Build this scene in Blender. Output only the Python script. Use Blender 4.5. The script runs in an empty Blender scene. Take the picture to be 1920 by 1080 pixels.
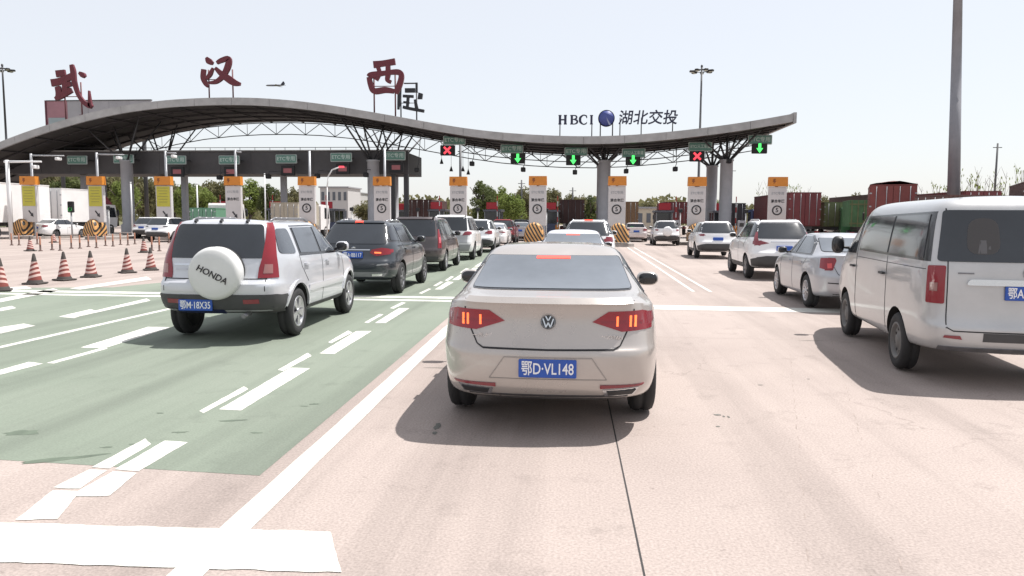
import bpy, bmesh, math, random
from mathutils import Vector, Matrix
from mathutils.bvhtree import BVHTree
S = bpy.context.scene
COL = S.collection
R = math.radians
# ------------------------------------------------------------------ camera
FPX, CXP, CYP, CAMH = 1400.0, 960.0, 540.0, 1.70
YAW, PITCH, ROLL = R(5.3), R(5.3), R(0.35)
_f = Vector((-math.sin(YAW) * math.cos(PITCH), math.cos(YAW) * math.cos(PITCH), -math.sin(PITCH)))
_r0 = Vector((math.cos(YAW), math.sin(YAW), 0))
_u0 = _r0.cross(_f)
_r = _r0 * math.cos(ROLL) + _u0 * math.sin(ROLL)
_u = _u0 * math.cos(ROLL) - _r0 * math.sin(ROLL)
cd = bpy.data.cameras.new('camera')
cam = bpy.data.objects.new('camera', cd)
COL.objects.link(cam)
cd.sensor_width = 36.0
cd.lens = 36.0 * FPX / 1920.0
cd.clip_start = 0.1
cd.clip_end = 6000
cam.matrix_world = Matrix(((_r.x, _u.x, -_f.x, 0), (_r.y, _u.y, -_f.y, 0), (_r.z, _u.z, -_f.z, CAMH), (0, 0, 0, 1)))
S.camera = cam
# ------------------------------------------------------------------ world, sun, exposure
SUN_TO = Vector((0.42, 0.22, 1.0)).normalized()
ELEV = math.asin(SUN_TO.z)
AZ = math.atan2(SUN_TO.x, SUN_TO.y)
W = bpy.data.worlds.new('World')
S.world = W
W.use_nodes = True
nt = W.node_tree
bg = nt.nodes['Background']
sky = nt.nodes.new('ShaderNodeTexSky')
sky.sky_type = 'NISHITA'
sky.sun_disc = False
sky.sun_elevation = ELEV
sky.sun_rotation = AZ
sky.altitude = 0
sky.air_density = 1.0
sky.dust_density = 1.5
sky.ozone_density = 1.0
hz = nt.nodes.new('ShaderNodeMix')      # even, bright summer haze over the clear sky
hz.data_type = 'RGBA'
hz.inputs[0].default_value = 0.70
hz.inputs[7].default_value = (6.2, 6.2, 6.3, 1)
nt.links.new(sky.outputs[0], hz.inputs[6])
nt.links.new(hz.outputs[2], bg.inputs[0])
bg.inputs[1].default_value = 0.12
sl = bpy.data.lights.new('sun', 'SUN')
sl.energy = 5.0
sl.angle = R(0.6)
sl.color = (1.0, 0.965, 0.925)
so = bpy.data.objects.new('sun', sl)
COL.objects.link(so)
so.location = (30, 20, 60)
so.rotation_euler = (-SUN_TO).to_track_quat('-Z', 'Y').to_euler()
S.view_settings.view_transform = 'Standard'
S.view_settings.look = 'None'
S.view_settings.gamma = 1.0
S.view_settings.exposure = 0.44
S.cycles.max_bounces = 6
S.cycles.use_denoising = True
random.seed(7)


# ------------------------------------------------------------------ places: what ground point / plane point the photo shows
def ray(px, py):
    return _f + _r * ((px - CXP) / FPX) + _u * ((CYP - py) / FPX)


def gnd(px, py, z=0.0):
    d = ray(px, py)
    t = (z - CAMH) / d.z
    return Vector((d.x * t, d.y * t, z))


def aty(px, py, Y):
    d = ray(px, py)
    t = Y / d.y
    return Vector((d.x * t, Y, CAMH + d.z * t))


# ------------------------------------------------------------------ materials
MATS = {}


def mat(name, col, rough=0.6, metal=0.0, coat=0.0, emit=None, es=0.0, noise=0.0, nscale=6.0, spec=0.5, bump=0.0, bscale=40.0, flake=0.0):
    if name in MATS:
        return MATS[name]
    m = bpy.data.materials.new(name)
    m.use_nodes = True
    n = m.node_tree
    b = n.nodes['Principled BSDF']
    b.inputs['Base Color'].default_value = (*col, 1)
    b.inputs['Roughness'].default_value = rough
    b.inputs['Metallic'].default_value = metal
    b.inputs['Coat Weight'].default_value = coat
    b.inputs['Coat Roughness'].default_value = 0.06
    b.inputs['Specular IOR Level'].default_value = spec
    if emit:
        b.inputs['Emission Color'].default_value = (*emit, 1)
        b.inputs['Emission Strength'].default_value = es
    if noise > 0 or bump > 0 or flake > 0:
        tc = n.nodes.new('ShaderNodeTexCoord')
    if noise > 0:
        nz = n.nodes.new('ShaderNodeTexNoise')
        nz.inputs['Scale'].default_value = nscale
        nz.inputs['Detail'].default_value = 6
        nz.inputs['Roughness'].default_value = 0.62
        n.links.new(tc.outputs['Object'], nz.inputs['Vector'])
        rp = n.nodes.new('ShaderNodeMapRange')
        rp.inputs['From Min'].default_value = 0.25
        rp.inputs['From Max'].default_value = 0.75
        rp.inputs['To Min'].default_value = 1 - noise
        rp.inputs['To Max'].default_value = 1 + noise
        n.links.new(nz.outputs[0], rp.inputs['Value'])
        mx = n.nodes.new('ShaderNodeVectorMath')
        mx.operation = 'SCALE'
        mx.inputs[0].default_value = col
        n.links.new(rp.outputs[0], mx.inputs['Scale'])
        n.links.new(mx.outputs[0], b.inputs['Base Color'])
        r2 = n.nodes.new('ShaderNodeMapRange')
        r2.inputs['To Min'].default_value = max(0.02, rough - 0.12)
        r2.inputs['To Max'].default_value = min(1, rough + 0.12)
        n.links.new(nz.outputs[0], r2.inputs['Value'])
        n.links.new(r2.outputs[0], b.inputs['Roughness'])
    if bump > 0:
        nb = n.nodes.new('ShaderNodeTexNoise')
        nb.inputs['Scale'].default_value = bscale
        nb.inputs['Detail'].default_value = 4
        n.links.new(tc.outputs['Object'], nb.inputs['Vector'])
        bp = n.nodes.new('ShaderNodeBump')
        bp.inputs['Strength'].default_value = bump
        bp.inputs['Distance'].default_value = 0.02
        n.links.new(nb.outputs[0], bp.inputs['Height'])
        n.links.new(bp.outputs[0], b.inputs['Normal'])
    MATS[name] = m
    return m


def paint(name, col, metal=0.25, rough=0.38, dirt=0.06):
    return mat('paint ' + name, col, rough, metal, 0.8, noise=dirt, nscale=2.2)


GLASS = mat('tinted car glass', (0.022, 0.026, 0.032), 0.06, 0, 0.15, noise=0.25, nscale=1.3, spec=0.6)
GLASSL = mat('grey car glass', (0.115, 0.13, 0.15), 0.12, 0, 0.5, noise=0.22, nscale=1.6, spec=0.6)
GLASSM = mat('smoky car glass', (0.062, 0.070, 0.084), 0.08, 0, 0.3, noise=0.35, nscale=1.5, spec=0.6)
RUB = mat('black rubber', (0.022, 0.022, 0.023), 0.8, noise=0.3, nscale=9)
BLK = mat('black trim', (0.018, 0.018, 0.02), 0.5)
BLKG = mat('gloss black trim', (0.012, 0.012, 0.014), 0.25, 0, 0.4)
PLAST = mat('dark grey plastic', (0.05, 0.05, 0.052), 0.62, noise=0.2)
SEAM = mat('panel gap', (0.02, 0.02, 0.022), 0.9)
CHR = mat('chrome', (0.62, 0.63, 0.65), 0.18, 1.0)
ALLOY = mat('alloy rim', (0.48, 0.48, 0.50), 0.32, 0.85, noise=0.15, nscale=8)
ALLOYD = mat('dusty alloy rim', (0.20, 0.20, 0.21), 0.45, 0.7, noise=0.25, nscale=8)
REDL = mat('red lamp lens', (0.21, 0.010, 0.018), 0.2, 0, 0.25)
REDLIT = mat('lit red lens', (0.15, 0.009, 0.016), 0.2, 0, 0.25, emit=(0.8, 0.01, 0.03), es=0.07)
REDD = mat('dark red lamp lens', (0.19, 0.012, 0.022), 0.15, 0, 0.8)
CLEARL = mat('clear lamp lens', (0.42, 0.40, 0.38), 0.15, 0, 0.8)
BRAKE = mat('lit brake lamp', (0.6, 0.05, 0.03), 0.3, emit=(1.0, 0.13, 0.09), es=0.75)
BRAKEO = mat('lit lamp filament', (0.9, 0.25, 0.08), 0.3, emit=(1.0, 0.12, 0.03), es=1.15)
PLATEB = mat('blue plate', (0.015, 0.075, 0.36), 0.4, noise=0.1)
PLATEW = mat('plate lettering', (0.75, 0.76, 0.78), 0.4)
UNDER = mat('underbody', (0.015, 0.015, 0.015), 0.9)


# ------------------------------------------------------------------ object helpers
def link(o, parent=None):
    COL.objects.link(o)
    if parent is not None:
        o.parent = parent
    return o


def thing(name, label, cat, loc=(0, 0, 0), rz=0.0, group=None):
    o = bpy.data.objects.new(name, None)
    o.empty_display_size = 0.2
    link(o)
    o.location = loc
    o.rotation_euler = (0, 0, rz)
    o['label'] = label
    o['category'] = cat
    if group:
        o['group'] = group
    return o


def tag(o, label, cat, group=None):
    o['label'] = label
    o['category'] = cat
    if group:
        o['group'] = group
    return o


def copy_tree(o, parent=None):
    c = o.copy()
    link(c, parent)
    for ch in list(o.children):
        copy_tree(ch, c)
    return c


class MB:
    """collects shapes for ONE mesh object"""

    def __init__(s):
        s.v, s.f, s.m, s.sm = [], [], [], []

    def add(s, vs, fs, mi=0, smooth=False):
        o = len(s.v)
        s.v += [tuple(v) for v in vs]
        for f in fs:
            s.f.append(tuple(i + o for i in f))
            s.m.append(mi)
            s.sm.append(smooth)
        return s

    def box(s, c, d, mi=0, rz=0.0, bev=0.0):
        x, y, z = d[0] / 2, d[1] / 2, d[2] / 2
        if bev <= 0:
            vs = [(sx * x, sy * y, sz * z) for sz in (-1, 1) for sy in (-1, 1) for sx in (-1, 1)]
            fs = [(0, 2, 3, 1), (4, 5, 7, 6), (0, 1, 5, 4), (2, 6, 7, 3), (0, 4, 6, 2), (1, 3, 7, 5)]
        else:
            b = min(bev, x * .9, y * .9, z * .9)
            vs = []
            lay = [(-z, b), (-z + b, 0), (z - b, 0), (z, b)]
            for zz, ins in lay:
                X, Yv = x - ins, y - ins
                k = b * 0.7
                vs += [(-X + k, -Yv, zz), (X - k, -Yv, zz), (X, -Yv + k, zz), (X, Yv - k, zz), (X - k, Yv, zz), (-X + k, Yv, zz), (-X, Yv - k, zz), (-X, -Yv + k, zz)]
            fs = [tuple(range(7, -1, -1)), tuple(range(24, 32))]
            for l in range(3):
                for i in range(8):
                    j = (i + 1) % 8
                    fs.append((l * 8 + i, l * 8 + j, l * 8 + 8 + j, l * 8 + 8 + i))
        ca, sa = math.cos(rz), math.sin(rz)
        vs = [(c[0] + v[0] * ca - v[1] * sa, c[1] + v[0] * sa + v[1] * ca, c[2] + v[2]) for v in vs]
        return s.add(vs, fs, mi)

    def tube(s, a, b, r0, r1=None, n=8, mi=0, cap=True):
        r1 = r0 if r1 is None else r1
        a, b = Vector(a), Vector(b)
        d = (b - a).normalized()
        q = d.to_track_quat('Z', 'Y')
        vs = []
        for p, r in ((a, r0), (b, r1)):
            for i in range(n):
                t = 2 * math.pi * i / n
                vs.append(p + q @ Vector((math.cos(t) * r, math.sin(t) * r, 0)))
        fs = [(i, (i + 1) % n, n + (i + 1) % n, n + i) for i in range(n)]
        s.add(vs, fs, mi, True)
        if cap:
            s.add(vs, [tuple(range(n - 1, -1, -1)), tuple(range(n, 2 * n))], mi)
        return s

    def path(s, pts, r, n=6, mi=0):
        for a, b in zip(pts[:-1], pts[1:]):
            s.tube(a, b, r, r, n, mi)
        return s

    def lathe(s, prof, axis='z', n=24, c=(0, 0, 0), mi=0, smooth=True, close=False):
        vs = []
        for r, h in prof:
            for i in range(n):
                t = 2 * math.pi * i / n
                if axis == 'z':
                    p = (math.cos(t) * r, math.sin(t) * r, h)
                elif axis == 'x':
                    p = (h, math.cos(t) * r, math.sin(t) * r)
                else:
                    p = (math.cos(t) * r, h, math.sin(t) * r)
                vs.append((p[0] + c[0], p[1] + c[1], p[2] + c[2]))
        fs = []
        for k in range(len(prof) - 1):
            for i in range(n):
                j = (i + 1) % n
                q = (k * n + i, k * n + j, (k + 1) * n + j, (k + 1) * n + i)
                fs.append(q if axis != 'y' else q[::-1])
        return s.add(vs, fs, mi, smooth)

    def prism(s, poly, axis, lo, hi, mi=0):
        """poly in the plane across 'axis', extruded lo..hi"""
        n = len(poly)
        vs = []
        for h in (lo, hi):
            for a, b in poly:
                vs.append((a, b, h) if axis == 'z' else ((h, a, b) if axis == 'x' else (a, h, b)))
        fs = [tuple(range(n)), tuple(range(n, 2 * n))] + [(i, (i + 1) % n, n + (i + 1) % n, n + i) for i in range(n)]
        return s.add(vs, fs, mi)

    def ell(s, c, d, n=12, m=8, e=1.0, mi=0):
        vs = []

        def sg(x):
            return math.copysign(abs(x) ** e, x)
        for k in range(m + 1):
            ph = -math.pi / 2 + math.pi * k / m
            for i in range(n):
                t = 2 * math.pi * i / n
                vs.append((c[0] + d[0] * sg(math.cos(ph)) * sg(math.cos(t)), c[1] + d[1] * sg(math.cos(ph)) * sg(math.sin(t)), c[2] + d[2] * sg(math.sin(ph))))
        fs = [(k * n + i, k * n + (i + 1) % n, (k + 1) * n + (i + 1) % n, (k + 1) * n + i) for k in range(m) for i in range(n)]
        return s.add(vs, fs, mi, True)

    def mesh(s, name, mats, angle=None):
        me = bpy.data.meshes.new(name)
        me.from_pydata(s.v, [], s.f)
        mats = mats if isinstance(mats, (list, tuple)) else [mats]
        for m in mats:
            me.materials.append(m)
        me.polygons.foreach_set('material_index', s.m)
        me.polygons.foreach_set('use_smooth', s.sm)
        bm = bmesh.new()
        bm.from_mesh(me)
        bmesh.ops.remove_doubles(bm, verts=bm.verts, dist=1e-5)
        bmesh.ops.recalc_face_normals(bm, faces=bm.faces)
        bm.to_mesh(me)
        bm.free()
        me.update()
        return me

    def build(s, name, mats, parent=None, loc=(0, 0, 0), rz=0.0):
        o = bpy.data.objects.new(name, s.mesh(name, mats))
        link(o, parent)
        o.location = loc
        o.rotation_euler = (0, 0, rz)
        return o


def inst(name, me, parent=None, loc=(0, 0, 0), rot=(0, 0, 0), scale=(1, 1, 1)):
    o = bpy.data.objects.new(name, me)
    link(o, parent)
    o.location = loc
    o.rotation_euler = rot
    o.scale = scale
    return o


_tc = {}


def text_mesh(body, size, extrude=0.01, bold=0.0, shear=0.0, mt=None):
    key = (body, size, extrude, bold, shear, mt.name if mt else '')
    if key in _tc:
        return _tc[key]
    cu = bpy.data.curves.new('lettering', 'FONT')
    cu.body = body
    cu.size = size
    cu.extrude = extrude
    cu.offset = bold
    cu.shear = shear
    cu.resolution_u = 3
    cu.align_x = 'CENTER'
    cu.align_y = 'CENTER'
    o = bpy.data.objects.new('lettering_source', cu)
    COL.objects.link(o)
    dg = bpy.context.evaluated_depsgraph_get()
    dg.update()
    me = bpy.data.meshes.new_from_object(o.evaluated_get(dg))
    me.name = 'lettering'
    bpy.data.objects.remove(o)
    bpy.data.curves.remove(cu)
    if mt:
        me.materials.clear()
        me.materials.append(mt)
    _tc[key] = me
    return me


def text(name, body, size, loc, mt, parent=None, facing='B', extrude=0.01, bold=0.0, shear=0.0):
    """facing B: readable from -y side"""
    me = text_mesh(body, size, extrude, bold, shear, mt)
    return inst(name, me, parent, loc, (math.pi / 2, 0, 0))


def chaikin(p, k):
    for _ in range(k):
        q = []
        for i in range(len(p)):
            a, b = p[i], p[(i + 1) % len(p)]
            q += [(a[0] * .75 + b[0] * .25, a[1] * .75 + b[1] * .25), (a[0] * .25 + b[0] * .75, a[1] * .25 + b[1] * .75)]
        p = q
    return p


def roundpoly(p, r, n=4):
    out = []
    N = len(p)
    for i in range(N):
        a, b, c = Vector(p[i - 1]), Vector(p[i]), Vector(p[(i + 1) % N])
        u, v = (a - b), (c - b)
        d = min(r, u.length * .45, v.length * .45)
        s0, s1 = b + u.normalized() * d, b + v.normalized() * d
        for k in range(n + 1):
            t = k / n
            q = s0 * (1 - t) ** 2 + b * 2 * t * (1 - t) + s1 * t * t
            out.append((q.x, q.y))
    return out
# ------------------------------------------------------------------ ground, paving, markings
def ground_mat(name, c1, c2, c3, scale=0.35, rough=.85, fine=.12, patch=.5, track=0.0, cracks=0.0):
    m = bpy.data.materials.new(name)
    m.use_nodes = True
    n = m.node_tree
    L = n.links.new
    b = n.nodes['Principled BSDF']
    b.inputs['Roughness'].default_value = rough
    b.inputs['Specular IOR Level'].default_value = 0.25
    tc = n.nodes.new('ShaderNodeTexCoord')

    def noise(sc, det=6, stretch=None, ro=.6):
        nz = n.nodes.new('ShaderNodeTexNoise')
        nz.inputs['Scale'].default_value = sc
        nz.inputs['Detail'].default_value = det
        nz.inputs['Roughness'].default_value = ro
        if stretch:
            mp = n.nodes.new('ShaderNodeMapping')
            mp.inputs['Scale'].default_value = stretch
            L(tc.outputs['Object'], mp.inputs[0])
            L(mp.outputs[0], nz.inputs['Vector'])
        else:
            L(tc.outputs['Object'], nz.inputs['Vector'])
        return nz

    def ramp(src, a, b_):
        r = n.nodes.new('ShaderNodeMapRange')
        r.inputs['From Min'].default_value = a
        r.inputs['From Max'].default_value = b_
        L(src, r.inputs['Value'])
        return r

    def mix(fac, A, B):
        x = n.nodes.new('ShaderNodeMix')
        x.data_type = 'RGBA'
        L(fac, x.inputs[0])
        for sock, v in ((x.inputs[6], A), (x.inputs[7], B)):
            if isinstance(v, tuple):
                sock.default_value = (*v, 1)
            else:
                L(v, sock)
        return x.outputs[2]
    a = ramp(noise(scale).outputs[0], .35, .65)
    col = mix(a.outputs[0], c1, c2)
    d = ramp(noise(scale * 7, 8, None, .7).outputs[0], .56, .74)
    md = n.nodes.new('ShaderNodeMath')
    md.operation = 'MULTIPLY'
    md.inputs[1].default_value = patch
    L(d.outputs[0], md.inputs[0])
    col = mix(md.outputs[0], col, c3)
    # tyre-worn streaks that run along the lanes
    st = ramp(noise(1.0, 6, (1.1, .045, 1)).outputs[0], .47, .68)
    ms = n.nodes.new('ShaderNodeMath')
    ms.operation = 'MULTIPLY'
    ms.inputs[1].default_value = .52 + track
    L(st.outputs[0], ms.inputs[0])
    col = mix(ms.outputs[0], col, c3)
    if cracks > 0:
        vo = n.nodes.new('ShaderNodeTexVoronoi')
        vo.feature = 'DISTANCE_TO_EDGE'
        vo.inputs['Scale'].default_value = .42
        wob = noise(1.7, 6)
        va = n.nodes.new('ShaderNodeVectorMath')
        va.operation = 'MULTIPLY_ADD'
        va.inputs[1].default_value = (.9, .9, 0)
        L(wob.outputs['Color'], va.inputs[0])
        L(tc.outputs['Object'], va.inputs[2])
        L(va.outputs[0], vo.inputs['Vector'])
        cl = n.nodes.new('ShaderNodeMapRange')
        cl.inputs['From Min'].default_value = .0
        cl.inputs['From Max'].default_value = .0045
        cl.inputs['To Min'].default_value = 1.0
        cl.inputs['To Max'].default_value = 0.0
        L(vo.outputs['Distance'], cl.inputs['Value'])
        mk = ramp(noise(.16, 3).outputs[0], .50, .62)
        cm = n.nodes.new('ShaderNodeMath')
        cm.operation = 'MULTIPLY'
        L(cl.outputs[0], cm.inputs[0])
        L(mk.outputs[0], cm.inputs[1])
        cm2 = n.nodes.new('ShaderNodeMath')
        cm2.operation = 'MULTIPLY'
        cm2.inputs[1].default_value = cracks
        L(cm.outputs[0], cm2.inputs[0])
        col = mix(cm2.outputs[0], col, (.13, .105, .095))
        # drips and grit
        dots = ramp(noise(14, 2).outputs[0], .70, .76)
        dm = n.nodes.new('ShaderNodeMath')
        dm.operation = 'MULTIPLY'
        dm.inputs[1].default_value = .45
        L(dots.outputs[0], dm.inputs[0])
        col = mix(dm.outputs[0], col, (.17, .14, .125))
    f = noise(60, 3)
    fr = ramp(f.outputs[0], .3, .7)
    fr.inputs['To Min'].default_value = 1 - fine
    fr.inputs['To Max'].default_value = 1 + fine
    sc = n.nodes.new('ShaderNodeVectorMath')
    sc.operation = 'SCALE'
    L(col, sc.inputs[0])
    L(fr.outputs[0], sc.inputs['Scale'])
    L(sc.outputs[0], b.inputs['Base Color'])
    bp = n.nodes.new('ShaderNodeBump')
    bp.inputs['Strength'].default_value = .14
    bp.inputs['Distance'].default_value = .01
    L(f.outputs[0], bp.inputs['Height'])
    L(bp.outputs[0], b.inputs['Normal'])
    return m


EARTH = ground_mat('dry earth and grass', (.12, .125, .06), (.16, .14, .085), (.07, .085, .035), .08)
CONC = ground_mat('plaza concrete', (.365, .308, .280), (.310, .260, .237), (.205, .172, .156), .28, patch=.65, fine=.2, track=.12, cracks=.55)
GREEN = ground_mat('green lane coating', (.178, .208, .166), (.204, .230, .188), (.120, .138, .112), .30, patch=.6, track=.2, cracks=.4)
WHITE = ground_mat('road paint white', (.64, .63, .585), (.56, .55, .505), (.30, .29, .265), 1.3, .7, patch=.85)
STAIN = mat('old oil stain', (.125, .125, .11), .85, noise=.4)
JOINT = mat('joint sealant', (.03, .028, .028), .8)
CRACK = mat('dirt in saw cut', (.275, .225, .20), .9, noise=.5, nscale=12)


RAG = random.Random(99)


def sheet(name, pts, z, m, parent=None):
    if m is WHITE:      # worn, ragged paint edges
        q_ = []
        for i_ in range(len(pts)):
            A_, B_ = Vector((pts[i_][0], pts[i_][1])), Vector((pts[(i_ + 1) % len(pts)][0], pts[(i_ + 1) % len(pts)][1]))
            n_ = max(1, min(90, int((B_ - A_).length / .07)))
            for k_ in range(n_):
                v_ = A_.lerp(B_, k_ / n_)
                j_ = .0035 if k_ else .002
                q_.append((v_.x + RAG.uniform(-j_, j_), v_.y + RAG.uniform(-j_, j_) * 2))
        pts = q_
    b = MB()
    b.add([(p[0], p[1], z) for p in pts], [tuple(range(len(pts)))])
    o = b.build(name, m, parent)
    me = o.data
    if me.polygons[0].normal.z < 0:
        me.flip_normals()
    return o


gr = sheet('ground', [(-2500, -900), (2500, -900), (2500, 4000), (-2500, 4000)], -.12, EARTH)
gr['kind'] = 'structure'
plaza = MB().box((-12, -170, -.06), (150, 780, .12)).build('pavement', CONC)
plaza['kind'] = 'structure'


def head_pts(x, y0, y1, dx=-.022):
    return x + dx * y0, x + dx * y1


# green coated lane, edges follow the lane (slightly to the left with distance)
def lx(x0, y):
    return x0 - .022 * (y - 6)


GZ, MZ = .0016, .0032
green = sheet('green_lane', [(lx(-2.12, 4.9), 4.62), (lx(-2.12, 42), 42), (lx(-8.2, 42), 42), (lx(-8.35, 26), 26), (-11.2, 16.9), (-14.5, 16.2), (-19, 13.5), (-19, 5.6)], GZ, GREEN)
green['kind'] = 'structure'


def quad_px(pts, name='road_marking', z=MZ, m=None, parent=None):
    return sheet(name, [gnd(*p) for p in pts], z, m or WHITE, parent)


marks = [
    [(374, 771), (382, 775), (466, 730), (457, 725)], [(411, 768), (452, 770), (581, 691), (544, 690)],
    [(521, 694), (531, 696), (584, 668), (577, 662)], [(599, 663), (627, 664), (697, 621), (668, 621)],
    [(615, 642), (621, 644), (661, 624), (653, 620)], [(703, 606), (723, 606), (768, 578), (748, 578)],
    [(683, 605), (690, 606), (719, 590), (712, 589)], [(731, 578), (738, 579), (761, 568), (753, 567)],
    [(785, 550), (791, 551), (809, 542), (804, 541)], [(815, 543), (828, 543), (851, 529), (839, 528)],
    [(812, 536), (818, 537), (831, 529), (826, 528)], [(848, 525), (860, 525), (879, 513), (868, 512)],
    [(834, 526), (839, 527), (851, 519), (846, 518)], [(872, 512), (882, 512), (897, 502), (888, 502)],
    [(862, 511), (868, 512), (880, 504), (874, 503)], [(889, 500), (898, 500), (910, 492), (902, 492)],
    [(172, 877), (206, 879), (284, 833), (272, 823)], [(215, 881), (260, 884), (352, 830), (309, 827)],
    [(100, 915), (150, 917), (200, 883), (168, 881)], [(128, 932), (205, 930), (256, 888), (212, 885)],
    [(28, 976), (108, 974), (150, 922), (100, 920)],
    [(0, 694), (0, 703), (81, 682), (54, 679)], [(151, 652), (197, 653), (322, 614), (278, 613)], [(87, 681), (101, 682), (202, 654), (193, 652)],
    [(0, 614), (0, 626), (67, 611), (45, 607)], [(110, 594), (139, 597), (179, 583), (170, 580)], [(143, 591), (151, 593), (282, 564), (275, 560)],
    [(0, 578), (0, 584), (30, 578), (22, 574)],
]
for q in marks:
    quad_px(q, z=MZ + .0001 * (marks.index(q) % 7), parent=green)
# white edge line with a strip of bare concrete beside it, and lane line on the left
def strip(x0, x1, y0, y1, name='road_marking', z=MZ, m=None, dx=-.022, parent=None):
    return sheet(name, [(x0 + dx * (y0 - 6), y0), (x1 + dx * (y0 - 6), y0), (x1 + dx * (y1 - 6), y1), (x0 + dx * (y1 - 6), y1)], z, m or WHITE, parent or plaza)


strip(-2.00, -1.83, 2.6, 44)
strip(-7.48, -7.36, 5.7, 15.2)
strip(-7.55, -7.43, 16.9, 40)
# stop lines
for y0, y1, xa, xb in ((15.0, 15.28, -13.2, -2.35), (15.55, 15.95, -13.0, -2.35)):
    sheet('stop_line', [(xa, y0), (xb, y0), (xb, y1), (xa, y1)], MZ, WHITE, plaza)
sheet('stop_line', [(-1.6, 14.35), (5.9, 14.2), (5.9, 14.85), (-1.6, 15.1)], MZ, WHITE, plaza)
quad_px([(0, 560), (0, 567), (112, 545), (100, 541)], parent=plaza)
quad_px([(130, 541), (150, 543), (285, 524), (275, 519)], parent=plaza)
quad_px([(0, 540), (0, 545), (60, 541), (50, 537)], parent=plaza)
# broad transverse band near the camera
quad_px([(-200, 975), (620, 998), (640, 1075), (-200, 1049)], z=MZ + .0012, parent=plaza)
# lane lines of the right-hand lanes
for x0, x1, y0, y1 in ((2.58, 2.66, 18, 46), (2.98, 3.06, 18, 46), (8.2, 8.35, 10, 44), (-.2 + 2.75, 2.70, 50, 60)):
    strip(x0, x1, y0, y1, dx=.004)
for k in range(11):
    y0 = 31 + k * 3.2
    if y0 > 44:
        break
    sheet('road_marking', [(lx(-3.30, y0), y0), (lx(-3.12, y0), y0), (lx(-3.12, y0), y0 + 1.3), (lx(-3.30, y0), y0 + 1.3)], MZ - .0004, WHITE, green)
    sheet('road_marking', [(lx(-7.05, y0), y0), (lx(-6.87, y0), y0), (lx(-6.87, y0), y0 + 1.3), (lx(-7.05, y0), y0 + 1.3)], MZ - .0004, WHITE, green)
# joints between slabs
def jn(a, b, w, m=JOINT, z=.0011, name='slab_joint'):
    A, B = Vector(a), Vector(b)
    t = (B - A).normalized()
    n = Vector((-t.y, t.x)) * w / 2
    return sheet(name, [A + n, B + n, B - n, A - n], z, m, plaza)


p, q = gnd(1172, 905), gnd(1146, 780)
d = Vector((q.x - p.x, q.y - p.y)).normalized()
jn((p.x - d.x * 3, p.y - d.y * 3), (p.x + d.x * 60, p.y + d.y * 60), .011)
rs = random.Random(3)
for px in ((1503, 905, 1480, 640), (1640, 905, 1575, 690)):
    a, b_ = gnd(*px[:2]), gnd(*px[2:])
    dr = Vector((b_.x - a.x, b_.y - a.y)).normalized()
    t = -1.5
    while t < 22:
        l = rs.uniform(.03, .18)
        if rs.random() < .6:
            o = rs.uniform(-.008, .008)
            jn((a.x + dr.x * t + o, a.y + dr.y * t), (a.x + dr.x * (t + l) + rs.uniform(-.008, .008), a.y + dr.y * (t + l)), rs.uniform(.004, .009), CRACK, .0009, 'saw_cut')
        t += l + rs.uniform(.02, .12)
for y in (10.9, 20.5, 26.5, 32.5, 38.5, 44.5):
    jn((-30, y + .4 if y < 6 else y), (26, y), .010, CRACK, .0007)
for x in (8.8, 14.2, -13, -18.5, -24):
    jn((x, 2), (x, 60), .010, CRACK, .0007)


def blotch(px, py, rx, ry, ang, m=STAIN, z=.0055, seed=0):
    r = random.Random(seed)
    c = gnd(px, py)
    pts = []
    for i in range(14):
        t = 2 * math.pi * i / 14
        k = r.uniform(.6, 1.15)
        x, y = math.cos(t) * rx * k, math.sin(t) * ry * k
        pts.append((c.x + x * math.cos(ang) - y * math.sin(ang), c.y + x * math.sin(ang) + y * math.cos(ang)))
    return sheet('stain', pts, z, m, plaza)


SOFT = mat('faint stain on coating', (.095, .12, .088), .85, noise=.3)
for i, (a, b_, rx, ry, an, m) in enumerate([(435, 789, .12, .03, .3, SOFT), (338, 811, .07, .025, .2, SOFT), (115, 861, .28, .05, .5, SOFT), (200, 839, .05, .02, .3, SOFT), (255, 833, .05, .02, .3, SOFT), (820, 800, .03, .10, .1, STAIN), (815, 812, .02, .05, .1, STAIN), (40, 812, .16, .10, .2, SOFT), (1345, 778, .035, .03, 0, STAIN), (1357, 781, .012, .03, 0, STAIN), (1366, 782, .012, .03, 0, STAIN), (1346, 800, .02, .02, 0, STAIN), (1426, 722, .03, .015, 0, STAIN), (1520, 639, .22, .012, .05, STAIN), (1516, 711, .02, .015, 0, STAIN), (590, 758, .05, .03, .2, SOFT), (570, 762, .05, .02, 0, SOFT), (480, 812, .06, .02, 0, SOFT), (300, 775, .04, .02, 0, SOFT), (1180, 640, .02, .015, 0, STAIN), (820, 690, .16, .012, .05, STAIN)]):
    blotch(a, b_, rx, ry, an, m, .0026, i)
# ------------------------------------------------------------------ cars
def lerp(a, b, t):
    return a + (b - a) * t


def half_ring(L):
    yr, zr, zm, yf, zf, wr, wm, wf = L
    k = max(0.35, min(1.0, (yf - yr) / 3.6))
    P = [(0, yr, zr), (.45 * wr, yr + .012 * k, zr), (.82 * wr, yr + .05 * k, zr), (wr, yr + .15 * k, lerp(zr, zm, .08))]
    ys, ye = yr + .45 * k, yf - .5 * k
    for t in (0, .2, .4, .6, .8, 1.0):
        y = lerp(ys, ye, t)
        w = lerp(wr, wm, .78) if t == 0 else (lerp(wf, wm, .75) if t == 1 else wm)
        z = lerp(zr, zm, .45) if t == 0 else (lerp(zf, zm, .4) if t == 1 else zm)
        P.append((w, y, z))
    P += [(wf, yf - .19 * k, lerp(zf, zm, .06)), (.8 * wf, yf - .07 * k, zf), (.45 * wf, yf - .018 * k, zf), (0, yf, zf)]
    return P


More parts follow.
